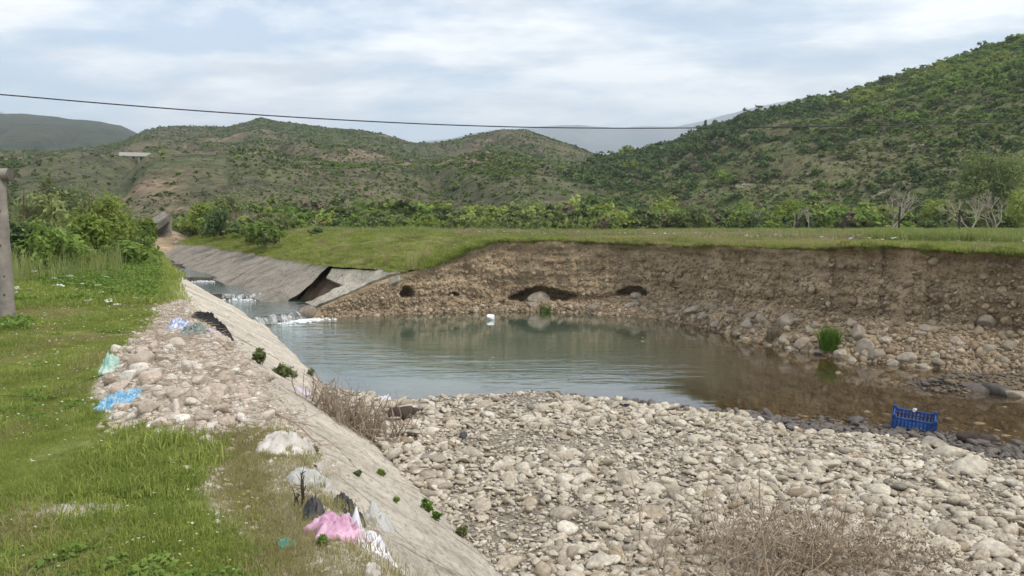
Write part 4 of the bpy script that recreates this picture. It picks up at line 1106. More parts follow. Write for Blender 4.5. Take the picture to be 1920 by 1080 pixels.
# edge grass, dry, on the dirt strip by the litter
n = 1500
s_, t_, x, y = bank_scatter(n, 2.0, 6.2, 0.45, 1.2, r); z = top_z(x, y)
ok = r.random(n) < sstep(1.15, 0.6, t_); k = int(ok.sum())
scatter('verge_grass', np.stack([x, y, z], 1)[ok], rand_rot(n, r, .06)[ok], r.uniform(.5, 1.0, n)[ok], r.integers(0, 3, k), GRD, None, 'dry sparse grass on the dirt verge beside the litter', 'grass')

def flower_mesh(name, mat, npet=7, R=0.009, h=0.05, seed=0):
    rr = np.random.default_rng(seed); m = MB()
    for i in range(npet):
        a = i * 2 * math.pi / npet; b = a + 0.5
        m.add([(0.004, 0, h), (0.004 + math.cos(a) * R, math.sin(a) * R, h + 0.003), (0.004 + math.cos(b) * R, math.sin(b) * R, h + 0.003)], [(0, 1, 2)])
    return m.mesh(name, mat)
FW = flower_mesh('daisy', M['white_petal']); FY = flower_mesh('buttercup', M['yellow_petal'], 6, 0.011, 0.05)
def umbel_mesh(name, seed):
    rr = np.random.default_rng(seed); m = MB()
    for i in range(16):
        a = rr.uniform(0, 6.3); q_ = 0.07 * math.sqrt(rr.random()); c = np.array([math.cos(a) * q_, 0.02 + math.sin(a) * q_, 0.30 + rr.normal(0, 0.008)]); R = 0.016
        m.add([c + np.array([math.cos(t) * R, math.sin(t) * R, 0]) for t in np.arange(5) * 1.2566], [(0, 1, 2, 3, 4)])
    return m.mesh(name, M['white_petal'])
FU = [umbel_mesh('umbel_%d' % i, i) for i in range(2)]
n = 9000
s_, t_, x, y = bank_scatter(n, 2.2, 19, -7, 0.95, r, 1.1)
fl = fbm2(x, y, 0.7, 3, 151)
ok = inview(x, y) & (t_ < green_edge(s_) + 0.1) & (r.random(n) < np.clip(0.35 + 0.9 * fl + 0.5 * sstep(-1.2, 0.6, t_), 0.05, 1)); z = bank_z(x, y); k = int(ok.sum())
far = np.clip(s_ / 7, 0.8, 1.5)
scatter('bank_flowers', np.stack([x, y, z], 1)[ok], rand_rot(n, r, .2)[ok], (r.uniform(.6, 1.1, n) * far)[ok], (r.random(n) < 0.28).astype(int)[ok], [FW, FY], None, 'tiny white and yellow flowers dotted through the bank grass', 'flowers')
n = 420
s_, t_, x, y = bank_scatter(n, 14, 27, -11, 0.2, r); ok = (fbm2(x, y, 0.4, 3, 155) > -0.05) & inview(x, y, 100); z = bank_z(x, y); k = int(ok.sum())
scatter('white_umbels', np.stack([x, y, z], 1)[ok], rand_rot(n, r, .15)[ok], r.uniform(.5, 1.1, n)[ok], r.integers(0, 2, k), FU, None, 'white flowering weeds in front of the hedge', 'flowers')
# leafy herbs by the top of the lining
def herb_mesh(name, seed, n=120, R=0.3, h=0.28, mat='herb', size=0.05):
    rr = np.random.default_rng(seed); a = rr.uniform(0, 6.3, n); q_ = R * np.sqrt(rr.random(n))
    zc = h * (1 - (q_ / R) ** 2 * 0.6) * (0.35 + 0.65 * rr.random(n))
    c = np.stack([np.cos(a) * q_, np.sin(a) * q_, zc], 1); nr_ = rr.normal(size=(n, 3)) * 0.5 + np.array([0, 0, 1]); nr_ /= np.linalg.norm(nr_, axis=1)[:, None]
    v, f = leaf_quads(c, nr_, size * rr.uniform(.6, 1.4, n), rr, 1.6)
    return mesh_np(name, v, f, M[mat], False, {'tone': np.repeat(rr.random(n), 4)})
HB = [herb_mesh('herb_%d' % i, 700 + i) for i in range(4)]
n = 900
s_, t_, x, y = bank_scatter(n, 17.5, 31, -2.2, 0.95, r); ok = (t_ < green_edge(s_) - 0.15) & (fbm2(x, y, 0.35, 3, 161) + 0.25 > -t_ * 0.12); z = bank_z(x, y); k = int(ok.sum())
scatter('leafy_weeds', np.stack([x, y, z], 1)[ok], rand_rot(n, r, .1)[ok], r.uniform(.45, .95, n)[ok], r.integers(0, 4, k), HB, None, 'bright leafy weeds along the top of the concrete lining', 'weeds')
n = 1500
s_, t_, x, y = bank_scatter(n, 2.0, 13, -6, 0.5, r, 1.2); ok = inview(x, y) & (t_ < green_edge(s_)) & (1.5 * fbm2(x, y, 0.9, 4, 167) > 0.15); z = bank_z(x, y); k = int(ok.sum())
HS = [herb_mesh('low_herb_%d' % i, 720 + i, 60, 0.07, 0.035, 'herb' if i < 2 else 'leaf_green', 0.016) for i in range(4)]
scatter('small_weeds', np.stack([x, y, z], 1)[ok], rand_rot(n, r, .1)[ok], r.uniform(.6, 1.6, n)[ok], r.integers(0, 4, k), HS, None, 'small broad leaved weeds among the near grass', 'weeds')
n = 260
s_, t_, x, y = bank_scatter(n, 10, 17, -8, -1.5, r); ok = (fbm2(x, y, 0.5, 3, 165) > 0.12) & inview(x, y, 100); z = bank_z(x, y); k = int(ok.sum())
scatter('low_clover', np.stack([x, y, z - 0.05], 1)[ok], rand_rot(n, r, .1)[ok], r.uniform(.5, .9, n)[ok], r.integers(0, 4, k), HB, None, 'low clover patches beside the wooden post', 'weeds')

# ------------------------------------------------------------------ grass of the meadow and the bank edge
def grid_pick(Xg, Yg, Zg, i, j):
    """bilinear point on a grid surface at fractional row i, column j"""
    i0 = np.clip(np.floor(i).astype(int), 0, Xg.shape[0] - 2); j0 = np.clip(np.floor(j).astype(int), 0, Xg.shape[1] - 2)
    a = i - i0; b = j - j0; out = []
    for A in (Xg, Yg, Zg):
        out.append(A[i0, j0] * (1 - a) * (1 - b) + A[i0 + 1, j0] * a * (1 - b) + A[i0, j0 + 1] * (1 - a) * b + A[i0 + 1, j0 + 1] * a * b)
    return np.stack(out, 1)
GM = [blade_patch('meadow_patch_%d' % i, 120, 0.28, 0.03, 0.10, 0.006, M['grass'], 640 + i, 0.6) for i in range(4)]
GMD = [blade_patch('meadow_dry_%d' % i, 100, 0.28, 0.03, 0.11, 0.005, M['grass_dry'], 650 + i, 0.6) for i in range(3)]
GMT = [blade_patch('meadow_tall_%d' % i, 60, 0.3, 0.1, 0.28, 0.007, M['grass_tall'], 660 + i, 0.35) for i in range(3)]
M['grass_pink'] = leaf_mat('pinkish_dry_grass', (0.30, 0.225, 0.15), (0.50, 0.41, 0.28), 0.4)
GMP = [blade_patch('meadow_pink_%d' % i, 90, 0.28, 0.05, 0.2, 0.006, M['grass_pink'], 655 + i, 0.6) for i in range(3)]
def row_of(off): return np.interp(off, offs, np.arange(len(offs)))
ncol = MX.shape[1]
n = 15000
off = 10 * r.random(n) ** 1.7; col = np.concatenate([r.uniform(0, nwall + 40, n // 2), r.uniform(nwall, ncol - 2, n - n // 2)])
pt = grid_pick(MX, MY, MZ, row_of(off), col); u_ = 960 + F * pt[:, 0] / pt[:, 1]
ok = (u_ < 2150)
dryk = sstep(940, 1250, u_) * 0.55 * sstep(1750, 1600, u_) + 0.22 + 0.3 * fbm2(pt[:, 0], pt[:, 1], 0.4, 3, 171) > r.random(n)
m_ = ok & ~dryk; k = int(m_.sum())
scatter('meadow_grass', pt[m_], rand_rot(n, r, .06)[m_], r.uniform(.6, 1.3, n)[m_], r.integers(0, 4, k), GM, None, 'green grass on the mound and along the edge of the earth bank', 'grass')
m_ = ok & dryk; k = int(m_.sum())
scatter('meadow_dry_grass', pt[m_], rand_rot(n, r, .06)[m_], r.uniform(.6, 1.2, n)[m_], r.integers(0, 3, k), GMD, None, 'yellowed grass along the edge of the earth bank', 'grass')
n = 20000
off = 5 + 60 * r.random(n) ** 1.5; col = r.uniform(0, ncol - 2, n)
pt = grid_pick(MX, MY, MZ, row_of(off), col); u_ = 960 + F * pt[:, 0] / pt[:, 1]
ok = (u_ < 2100); gk = fbm2(pt[:, 0], pt[:, 1], 0.12, 3, 175)
green = ((gk > 0.25) & (u_ < 1150)) | (u_ > 1630 + 60 * gk) | (r.random(n) < 0.12)
m_ = ok & ~green; k = int(m_.sum())
scatter('far_meadow_dry_grass', pt[m_], rand_rot(n, r, .06)[m_], r.uniform(0.9, 1.5, n)[m_], r.integers(0, 3, k), GMP, None, 'pinkish dry meadow grass around the fence', 'grass')
m_ = ok & green; k = int(m_.sum())
scatter('far_meadow_grass', pt[m_], rand_rot(n, r, .06)[m_], r.uniform(0.9, 1.6, n)[m_], r.integers(0, 3, k), GMT, None, 'taller green grass in the meadow behind the bank edge', 'grass')
n = 900
off = 1 + 14 * r.random(n); col = r.uniform(nwall, ncol - 2, n); pt = grid_pick(MX, MY, MZ, row_of(off), col); u_ = 960 + F * pt[:, 0] / pt[:, 1]
ok = (u_ < 2000) & (fbm2(pt[:, 0], pt[:, 1], 0.3, 3, 176) > 0.0); k = int(ok.sum())
scatter('meadow_flowers', pt[ok], rand_rot(n, r, .15)[ok], r.uniform(.4, .7, n)[ok], r.integers(0, 2, k), FU, None, 'pale flowers scattered over the meadow', 'flowers')
n = 1500
off = 0.2 + 12 * r.random(n) ** 1.3; col = r.uniform(0, ncol - 2, n); pt = grid_pick(MX, MY, MZ, row_of(off), col); u_ = 960 + F * pt[:, 0] / pt[:, 1]
ok = (u_ < 2050) & (1.5 * fbm2(pt[:, 0], pt[:, 1], 0.35, 4, 178) > 0.1); k = int(ok.sum())
scatter('meadow_clumps', pt[ok], rand_rot(n, r, .1)[ok], r.uniform(.5, 1.1, n)[ok], r.integers(0, 6, k), GMT + GMP, None, 'taller grass clumps and seed stalks over the meadow and mound', 'grass')
# turf hanging over the edge of the earth bank
n = 2600
c = r.choice(np.where((uu > 800) & (uu < 2050))[0], n); rw = r.integers(nr - 2, nr, n)
pt = np.stack([CX[rw, c] + ox[c] * 0.03, CY[rw, c] + oy[c] * 0.03, CZ[rw, c]], 1)
az = np.arctan2(oy[c], ox[c])
rt = np.stack([np.zeros(n), r.uniform(0.5, 1.6, n), az + r.normal(0, .4, n)], 1)
HG = [blade_patch('turf_%d' % i, 50, 0.10, 0.04, 0.16, 0.004, M['grass_dry'] if i == 2 else M['grass_tall'], 670 + i, 0.5) for i in range(3)]
scatter('hanging_turf', pt, rt, r.uniform(.3, .8, n) * (0.35 + 1.5 * np.clip(1.5 * fbm2(uu[c], uu[c] * 0, 0.04, 3, 177) + 0.2, 0, 1)), r.integers(0, 3, n), HG, None, 'turf and roots hanging over the lip of the earth bank', 'turf')

# ------------------------------------------------------------------ scrub on the hills
def bush_protos(tag, mats, n=320, size=0.16, k=3, seed=800, nb=9):
    out = []
    for mi, mt in enumerate(mats):
        for i in range(k):
            out.append(crown_mesh('%s_%d_%d' % (tag, mi, i), blob_set(seed + mi * 10 + i, nb, 1.0, 1.0, 1.25), n, size, M[mt], seed + mi * 10 + i))
    return out
BR = bush_protos('scrub', ['leaf_green', 'leaf_dark', 'leaf_olive', 'leaf_brown', 'leaf_lime'], 340, 0.17)
def hill_scatter(name, H, n, ka, kb, u0, u1, smin, smax, r, label, seed, dens=0.0, pk_fn=None, protos=BR, pw=0.5):
    _, us, Xg, Yg, Zg = H
    nY = Xg.shape[0] - 12
    ku = r.uniform(u0, u1, n); kk = ka + (kb - ka) * r.random(n) ** pw
    j = np.interp(ku, us, np.arange(len(us))); i = kk * (nY - 1)
    pt = grid_pick(Xg, Yg, Zg, i, j)
    d = fbm2(pt[:, 0], pt[:, 1], 0.035, 4, seed) + 0.12 * r.normal(size=n)
    ok = d > dens
    if H is HM: ok &= ~((ku > 40) & (ku < 430) & (pt[:, 1] > 120) & (pt[:, 1] < 215) & (r.random(n) < 0.85))
    pk = pk_fn(pt, ku, kk, r) if pk_fn else r.integers(0, len(protos), n)
    sz = np.clip(r.lognormal(math.log((smin * smax) ** 0.5), 0.38, n), smin, smax)
    big = fbm2(pt[:, 0], pt[:, 1], 0.04, 3, seed + 2); sz = sz * (0.8 + 1.1 * np.clip(big, -0.4, 0.7)); ok &= (r.random(n) < 0.8 + 1.0 * big) if H is HR else ok
    sz = np.where((pk // 3) == 3, sz * 0.5, sz)
    sc = np.stack([sz, sz * r.uniform(.85, 1.2, n), sz * r.uniform(.6, .95, n)], 1)
    pt[:, 2] -= 0.12 * sz
    k = int(ok.sum())
    return scatter(name, pt[ok], rand_rot(n, r, .08)[ok], sc[ok], pk[ok], protos, None, label, 'scrub')
def pk_right(pt, ku, kk, r):
    a = 1.5 * fbm2(pt[:, 0], pt[:, 1], 0.022, 4, 181) + 0.1 * r.normal(size=len(pt)); b = 1.5 * fbm2(pt[:, 0], pt[:, 1], 0.028, 3, 183); n = len(a); q_ = r.random(n)
    br = 0.9 * np.exp(-((ku - 1400) / 260) ** 2) * np.exp(-((kk - 0.35) / 0.32) ** 2) + 0.5 * sstep(0.45, 0.0, kk)      # brown low scrub
    m = np.where(a > 0.12, 0, np.where(a < -0.15, 1, 2))
    m = np.where((b > 0.3) & (q_ < 0.8), 4, m)
    m = np.where(q_ < br * 0.75, 3, m)
    return m * 3 + r.integers(0, 3, n)
hill_scatter('right_hill_scrub', HR, 10500, 0.02, 1.0, 600, 2150, 0.5, 3.0, r, 'mixed scrub of green bushes and brown heath covering the right hill', 185, -0.3, pk_right)
HE = bush_protos('heath', ['leaf_green', 'leaf_dark', 'leaf_olive', 'leaf_brown', 'leaf_olive'], 70, 0.36, 3, 860, 5)
def pk_heath(pt, ku, kk, r):
    a = fbm2(pt[:, 0], pt[:, 1], 0.05, 4, 187); n = len(a); q_ = r.random(n)
    m = np.where(q_ < 0.45, 3, np.where(q_ < 0.75, 2, np.where(q_ < 0.88, 1, 0))); m = np.where((a > 0.2) & (q_ > 0.4), 0, m)
    return m * 3 + r.integers(0, 3, n)
hill_scatter('right_hill_heath', HR, 26000, 0.0, 1.0, 600, 2150, 0.3, 1.1, r, 'low brown and olive heath between the bushes of the right hill', 189, -0.75, pk_heath, HE)
hill_scatter('mid_hill_heath', HM, 30000, 0.0, 1.0, -250, 1250, 0.35, 1.2, r, 'low brown and olive heath on the round middle hills', 199, -0.55, pk_heath, HE)
hill_scatter('valley_slope_heath', HM, 22000, 0.0, 0.5, -250, 1000, 0.22, 0.9, r, 'fine olive heath on the lowest slopes behind the canal', 203, -0.7, pk_heath, HE, 0.8)
hill_scatter('right_foot_heath', HR, 14000, 0.0, 0.5, 650, 2100, 0.22, 0.7, r, 'fine brown heath on the lowest slope of the right hill', 207, -0.8, pk_heath, HE, 0.9)
def pk_mid(pt, ku, kk, r):
    a = 1.4 * fbm2(pt[:, 0], pt[:, 1], 0.009, 4, 191); n = len(a); q_ = r.random(n)
    br = 0.25 + 0.6 * np.exp(-((ku - 580) / 230) ** 2) * np.exp(-((kk - 0.6) / 0.35) ** 2) + 0.6 * np.exp(-((ku - 300) / 90) ** 2) * np.exp(-((kk - 0.75) / 0.2) ** 2)
    m = np.where(a > 0.15, 0, np.where(a < 0.0, 1, 2)); m = np.where(q_ < br, 3, m); m = np.where((q_ > 0.93) & (kk < 0.5), 4, m)
    return m * 3 + r.integers(0, 3, n)
hill_scatter('mid_hill_scrub', HM, 16000, 0.05, 1.0, -250, 1250, 0.35, 1.5, r, 'dark scrub dotted over the round middle hills', 195, -0.2, pk_mid)
# thicket along the valley floor
n = 2300
u_ = r.uniform(250, 2100, n); Yk = np.where(u_ < 1150, r.uniform(48, 110, n), r.uniform(72, 105, n)); x = (u_ - 960) / F * Yk
zf = field_z(x, Yk) - 0.1
a = fbm2(x, Yk, 0.06, 3, 201); q_ = r.random(n)
m = np.where(q_ < 0.33, 0, np.where(q_ < 0.58, 2, np.where(q_ < 0.76, 1, np.where(q_ < 0.97, 4, 3))))
m = np.where((q_ > 0.72) & (q_ < 0.9), 4, m); m = np.where((u_ > 830) & (u_ < 1250) & (q_ < 0.4) & (Yk < 75), 2, m)
sz = r.uniform(0.7, 1.9, n) * (1 + 0.5 * a) * (0.55 + 0.45 * sstep(46, 75, Yk))
s_, t_ = st(x, Yk); keep = (t_ > 4.5)
scatter('valley_thicket', np.stack([x, Yk, zf], 1)[keep], rand_rot(n, r, .06)[keep], np.stack([sz, sz, sz * r.uniform(.7, 1.15, n)], 1)[keep], (m * 3 + r.integers(0, 3, n))[keep], BR, None, 'belt of mixed bushes along the valley floor behind the meadow', 'thicket')
# undergrowth on the upper canal banks
n = 700
u_ = r.uniform(-250, 520, n); Yk = r.uniform(26, 62, n); x = (u_ - 960) / F * Yk; s_, t_ = st(x, Yk)
lb = (t_ < 0.3 - 0.0 * s_) & (s_ > 30); rb = (t_ > 5.6 + 0.04 * np.maximum(0, 0)) & (u_ < 520) & (Yk > 38)
zf = np.where(lb, bank_z(x, Yk), field_z(x, Yk) - 0.3)
keep = lb | rb; sz = r.uniform(.35, .9, n)
scatter('canal_undergrowth', np.stack([x, Yk, zf - 0.05], 1)[keep], rand_rot(n, r, .08)[keep], sz[keep], r.choice([0, 1, 2, 6, 7, 8, 12, 13], n)[keep], BR, None, 'low bushes and weeds on both banks of the upper canal', 'undergrowth')

# ------------------------------------------------------------------ single trees and shrubs
def limb_tree(mb, base, h, rad, r, spread=0.5, n=6):
    """trunk with limbs; returns limb ends"""
    top = base + np.array([r.normal(0, .05) * h, r.normal(0, .05) * h, h]); m = (base + top) / 2 + np.array([r.normal(0, .03), r.normal(0, .03), 0]) * h
    mb.tube([base - np.array([0, 0, 0.1]), m, top], [rad, rad * 0.75, rad * 0.3], 7)
    ends = [top]
    for i in range(n):
        k = r.uniform(0.3, 0.85); p = base + (m - base) * min(1, k * 2) if k < 0.5 else m + (top - m) * (k * 2 - 1)
        a = r.uniform(0, 6.283); e = p + np.array([math.cos(a) * spread * h * r.uniform(.5, 1), math.sin(a) * spread * h * r.uniform(.5, 1), h * r.uniform(.15, .45)])
        mb.tube([p, (p + e) / 2 + np.array([0, 0, 0.05 * h]), e], [rad * 0.45, rad * 0.3, rad * 0.1], 5); ends.append(e)
    return ends
_tc = [0]
def leafy(name, label, cat, u, v_base, Y, w_px, h_px, mat, n=2600, leaf=None, stem=0.35, group=None, z=None, nb=12, trunk=True, elong=1.7, shell=0.5):
    """tree or shrub whose foot is seen at (u, v_base), w_px x h_px in the photo, standing at distance Y"""
    _tc[0] += 1; sd = 1000 + _tc[0] * 7
    p = PY(u, v_base, Y)
    if z is not None: p[2] = z
    k = Y / F; w = w_px * k; h = h_px * k
    root = thing(name, label, cat, p, 0, group)
    rr = np.random.default_rng(sd); mb = MB()
    limb_tree(mb, np.zeros(3), h * 0.8, max(0.02, 0.02 * h + 0.015), rr, 0.35 * w / max(h, .1), 7)
    mb.build('trunk', M['bark'], root)
    bl = blob_set(sd + 1, nb, w / 2, w / 2, h * (1 - stem * 0.6), h * stem * 0.5)
    lf = leaf or max(0.035, 2.6 * k)
    link('crown', crown_mesh('crown', bl, n, lf, M[mat], sd + 2, shell, elong), root)
    return root
def ground_v(Y, z): return 415 + F * (EYE - z) / Y
# left hedge
lh = [(58, 505, 27, 150, 150, 'leaf_soft', 'pale loose bush beside the wooden goal post'), (110, 500, 31, 120, 170, 'leaf_olive', 'olive feathery bush rising highest in the hedge near the post'),
      (150, 498, 29, 110, 105, 'leaf_bright', 'dense leafy bush low in the middle of the hedge'), (205, 492, 31, 110, 130, 'leaf_lime', 'yellow green bush in the hedge left of the canal'),
      (250, 478, 36, 80, 92, 'leaf_green', 'rounded green bush at the canal end of the hedge'), (30, 512, 24, 130, 120, 'leaf_dark', 'dark bush behind the foot of the wooden post'),
      (92, 512, 24, 120, 95, 'leaf_green', 'dark bramble at the front of the hedge'), (-60, 510, 26, 170, 190, 'leaf_olive', 'tall bush behind the goal post at the picture edge'),
      (170, 470, 44, 120, 125, 'leaf_pale', 'hazy pale bush standing behind the hedge'), (274, 470, 44, 50, 62, 'leaf_bright', 'small bright bush on the canal edge where the hedge ends')]
for (u, v_, Y, w, h, mt, lab) in lh:
    x = (u - 960) / F * Y
    leafy('hedge_bush', lab, 'bush', u, v_, Y, w, h, mt, 3000, 0.085 if mt != 'leaf_olive' else 0.07, 0.1, 'bushes of the left hedge', float(bank_z(np.array(x), np.array(float(Y)))[0] if np.ndim(bank_z(np.array(x), np.array(float(Y)))) else bank_z(np.array(x), np.array(float(Y)))), 14, True, 2.4)
# tall stalks in the hedge
n = 330
TS = [blade_patch('tall_stalk_%d' % i, 26, 0.2, 0.5, 1.3, 0.008, M['grass_tall'], 690 + i, 0.25) for i in range(3)]
u_ = r.uniform(-200, 280, n); Yk = r.uniform(20, 34, n); x = (u_ - 960) / F * Yk; s_, t_ = st(x, Yk); ok = t_ < 0.0; z = bank_z(x, Yk)
scatter('hedge_weeds', np.stack([x, Yk, z], 1)[ok], rand_rot(n, r, .08)[ok], r.uniform(.4, 0.95, n)[ok], r.integers(0, 3, int(ok.sum())), TS, None, 'tall weeds and grass stalks at the foot of the left hedge', 'weeds')

def fz(u, Y): 
    x = (u - 960) / F * Y; return float(np.ravel(field_z(np.array(x), np.array(float(Y))))[0])
trees = [  # name, label, u, Y, width px, height px, material, n, stem
    ('round_tree', 'large round pale green tree in front of the right hill', 1852, 80, 140, 165, 'leaf_soft', 13000, 0.35),
    ('shrub', 'glossy bright green shrub between the bare trees', 1752, 74, 78, 62, 'leaf_lime', 2600, 0.15),
    ('shrub', 'dark blue green shrub behind the bright one between the bare trees', 1738, 84, 70, 80, 'leaf_dark', 2200, 0.15),
    ('shrub', 'yellow green shrub at the right edge of the picture', 1910, 60, 70, 82, 'leaf_lime', 2600, 0.2),
    ('orchard_tree', 'small lime green tree standing alone above the middle of the bank', 1108, 80, 66, 56, 'leaf_lime', 2200, 0.3),
    ('orchard_tree', 'lime green tree with a thin trunk left of the reddish one', 1250, 78, 76, 66, 'leaf_lime', 2300, 0.35),
    ('orchard_tree', 'reddish green tree with a thin trunk near the fence', 1304, 70, 60, 58, 'leaf_olive', 2000, 0.35),
    ('orchard_tree', 'light green tree behind the small pale bare tree', 1480, 80, 90, 66, 'leaf_bright', 2400, 0.25),
    ('shrub', 'low wide green shrub right of the small pale bare tree', 1580, 82, 110, 52, 'leaf_lime', 2400, 0.1),
    ('shrub', 'bushy green shrub left of the small pale bare tree', 1395, 84, 90, 52, 'leaf_green', 2400, 0.1),
    ('round_tree', 'grey green dome shaped tree below the dip between the hills', 680, 105, 62, 66, 'leaf_soft', 2200, 0.25),
    ('feathery_tree', 'thin feathery tree rising over the thicket by the canal', 440, 62, 74, 96, 'leaf_olive', 1700, 0.4),
    ('shrub', 'dark green bush leaning over the right canal wall', 408, 46, 58, 50, 'leaf_dark', 2400, 0.1),
    ('shrub', 'bright green top shrub above the dark canal bush', 380, 56, 62, 66, 'leaf_lime', 2200, 0.15),
    ('shrub', 'pale bush beside the canal left of the grassy mound', 520, 48, 70, 46, 'leaf_soft', 2000, 0.1),
    ('shrub', 'small dark bush on top of the grassy mound', 594, 40, 34, 20, 'leaf_dark', 900, 0.1),
    ('shrub', 'dark prickly shrub in the green corner of the meadow', 1746, 46, 38, 34, 'leaf_dark', 900, 0.15),
    ('shrub', 'dark flat topped bush left of the lime green tree', 800, 92, 100, 45, 'leaf_dark', 2200, 0.1),
    ('shrub', 'yellowish wide bush above the middle of the meadow', 1000, 92, 110, 58, 'leaf_soft', 2400, 0.1)]
for (nm, lab, u, Y, w, h, mt, n_, sm) in trees:
    z = fz(u, Y) - 0.05
    leafy(nm, lab, 'tree' if 'tree' in nm else 'bush', u, ground_v(Y, z), Y, w, h, mt, n_, None, sm, None, z, 12)
# reddish leafless willow scrub, bare trees
def bare_tree(mb, p, d, L, rad, r, depth):
    e = p + d * L; mid = (p + e) / 2 + r.normal(0, 0.06, 3) * L
    mb.tube([p, mid, e], [rad, rad * 0.85, rad * 0.65], 5 if depth > 1 else 3, False)
    if depth <= 0: return
    for k in range(r.integers(2, 4)):
        nd = d + r.normal(0, 0.42, 3) + np.array([0, 0, 0.16]); nd /= np.linalg.norm(nd)
        bare_tree(mb, e, nd, L * r.uniform(0.6, 0.85), rad * 0.62, r, depth - 1)
bt = [(1672, 62, 80, 'pale bare tree with forked stems right of the fence middle', 3, 0.55), (1815, 66, 70, 'pale bare tree leaning left in front of the round tree', 2, 0.75), (1862, 60, 78, 'many stemmed pale bare tree at the foot of the round tree', 4, 0.6), (1514, 68, 48, 'small pale bare tree with a forked crown beside the fence', 1, 0.5), (1488, 70, 44, 'small grey bare tree left of the forked one', 1, 0.5), (1412, 74, 40, 'thin bare sapling by the fence', 1, 0.5)]
for i, (u, Y, h, lab, ns, sp) in enumerate(bt):
    z = fz(u, Y) - 0.05; p = PY(u, ground_v(Y, z), Y); root = thing('bare_tree', lab, 'tree', (p[0], p[1], z), 0, 'bare trees in the meadow')
    rr = np.random.default_rng(1500 + i); H = h * Y / F; mb = MB()
    for k in range(ns):
        mb = MB()
        a = rr.uniform(0, 6.28) if ns > 2 else (math.pi if k == 0 else 0) + rr.normal(0, .4)
        d = np.array([math.cos(a) * sp, math.sin(a) * sp * 0.6, 1.0]) if ns > 1 else np.array([0.05, 0, 1.0]); d /= np.linalg.norm(d)
        bare_tree(mb, np.array([rr.normal(0, .06), rr.normal(0, .06), -0.05]), d, H * 0.36, 0.02 * H + 0.012, rr, 4)
        mb.build('stem', M['bare_bark'], root, True)
# leafless brown willow scrub in the valley
for i, (u, Y, h, w, lab) in enumerate([(455, 58, 52, 60, 'brown leafless willow scrub behind the canal wall'), (905, 78, 38, 120, 'grey leafless scrub left of the lime green tree'), (1180, 80, 36, 120, 'grey leafless scrub between the two lime green trees')]):
    z = fz(u, Y) - 0.1; p = PY(u, ground_v(Y, z), Y); root = thing('leafless_scrub', lab, 'scrub', (p[0], p[1], z)); rr = np.random.default_rng(1600 + i); mb = MB(); k_ = Y / F
    for k in range(34):
        b = np.array([rr.uniform(-.5, .5) * w * k_, rr.normal(0, .5), -0.1]); d = np.array([rr.normal(0, .22), rr.normal(0, .2), 1.0]); d /= np.linalg.norm(d)
        bare_tree(mb, b, d, h * k_ * 0.4, 0.02, rr, 2)
    mb.build('branches', M['twig_grey'] if i else M['twig'], root)
# dark narrow trees on the ridge of the right hill
def on_right(u, kk):
    _, us, Xg, Yg, Zg = HR; nY = Xg.shape[0] - 12
    return grid_pick(Xg, Yg, Zg, np.array([kk * (nY - 1)]), np.array([np.interp(u, us, np.arange(len(us)))]))[0]
for (u, w, h, lab) in [(1318, 0.9, 3.4, 'dark narrow cypress standing on the ridge of the right hill'), (1336, 2.4, 2.3, 'dark rounded tree beside the cypress on the ridge')]:
    p = on_right(u, 0.985); root = thing('ridge_tree', lab, 'tree', p)
    m2 = MB(); m2.tube([(0, 0, -0.2), (0, 0, h * 0.5)], [0.12, 0.06], 6); m2.build('trunk', M['bark'], root)
    link('crown', crown_mesh('crown', [(0, 0, h * 0.25, w / 2, w / 2, h * 0.28), (0, 0, h * 0.5, w / 2, w / 2, h * 0.3), (0, 0, h * 0.75, w / 2.6, w / 2.6, h * 0.25)], 700, 0.28, M['leaf_dark'], 1700 + u, 0.3), root)
for i, u in enumerate([1410, 1440, 1490, 1513, 1617, 1672, 1828, 1905]):
    p = on_right(u, 0.99); h = [1.6, 1.8, 2.6, 2.0, 2.8, 2.4, 3.2, 2.4][i]
    root = thing('ridge_bush', ['small bush on the ridge right of the dark rounded tree', 'second small bush along the rising ridge', 'upright bush where the ridge meets the far mountain', 'low bush just right of the upright ridge bush', 'spiky bush on the middle of the right ridge', 'broad bush on the right ridge past the spiky one', 'tall dark bush high on the right ridge', 'last bush at the top of the right ridge'][i], 'bush', p, 0, 'bushes on the right ridge')
    m2 = MB(); m2.tube([(0, 0, -0.2), (0, 0, h * 0.5)], [0.1, 0.05], 5); m2.build('trunk', M['bark'], root)
    link('crown', crown_mesh('crown', blob_set(1800 + i, 6, h * 0.55, h * 0.55, h), 500, 0.22, M['leaf_dark'], 1850 + i, 0.3), root)

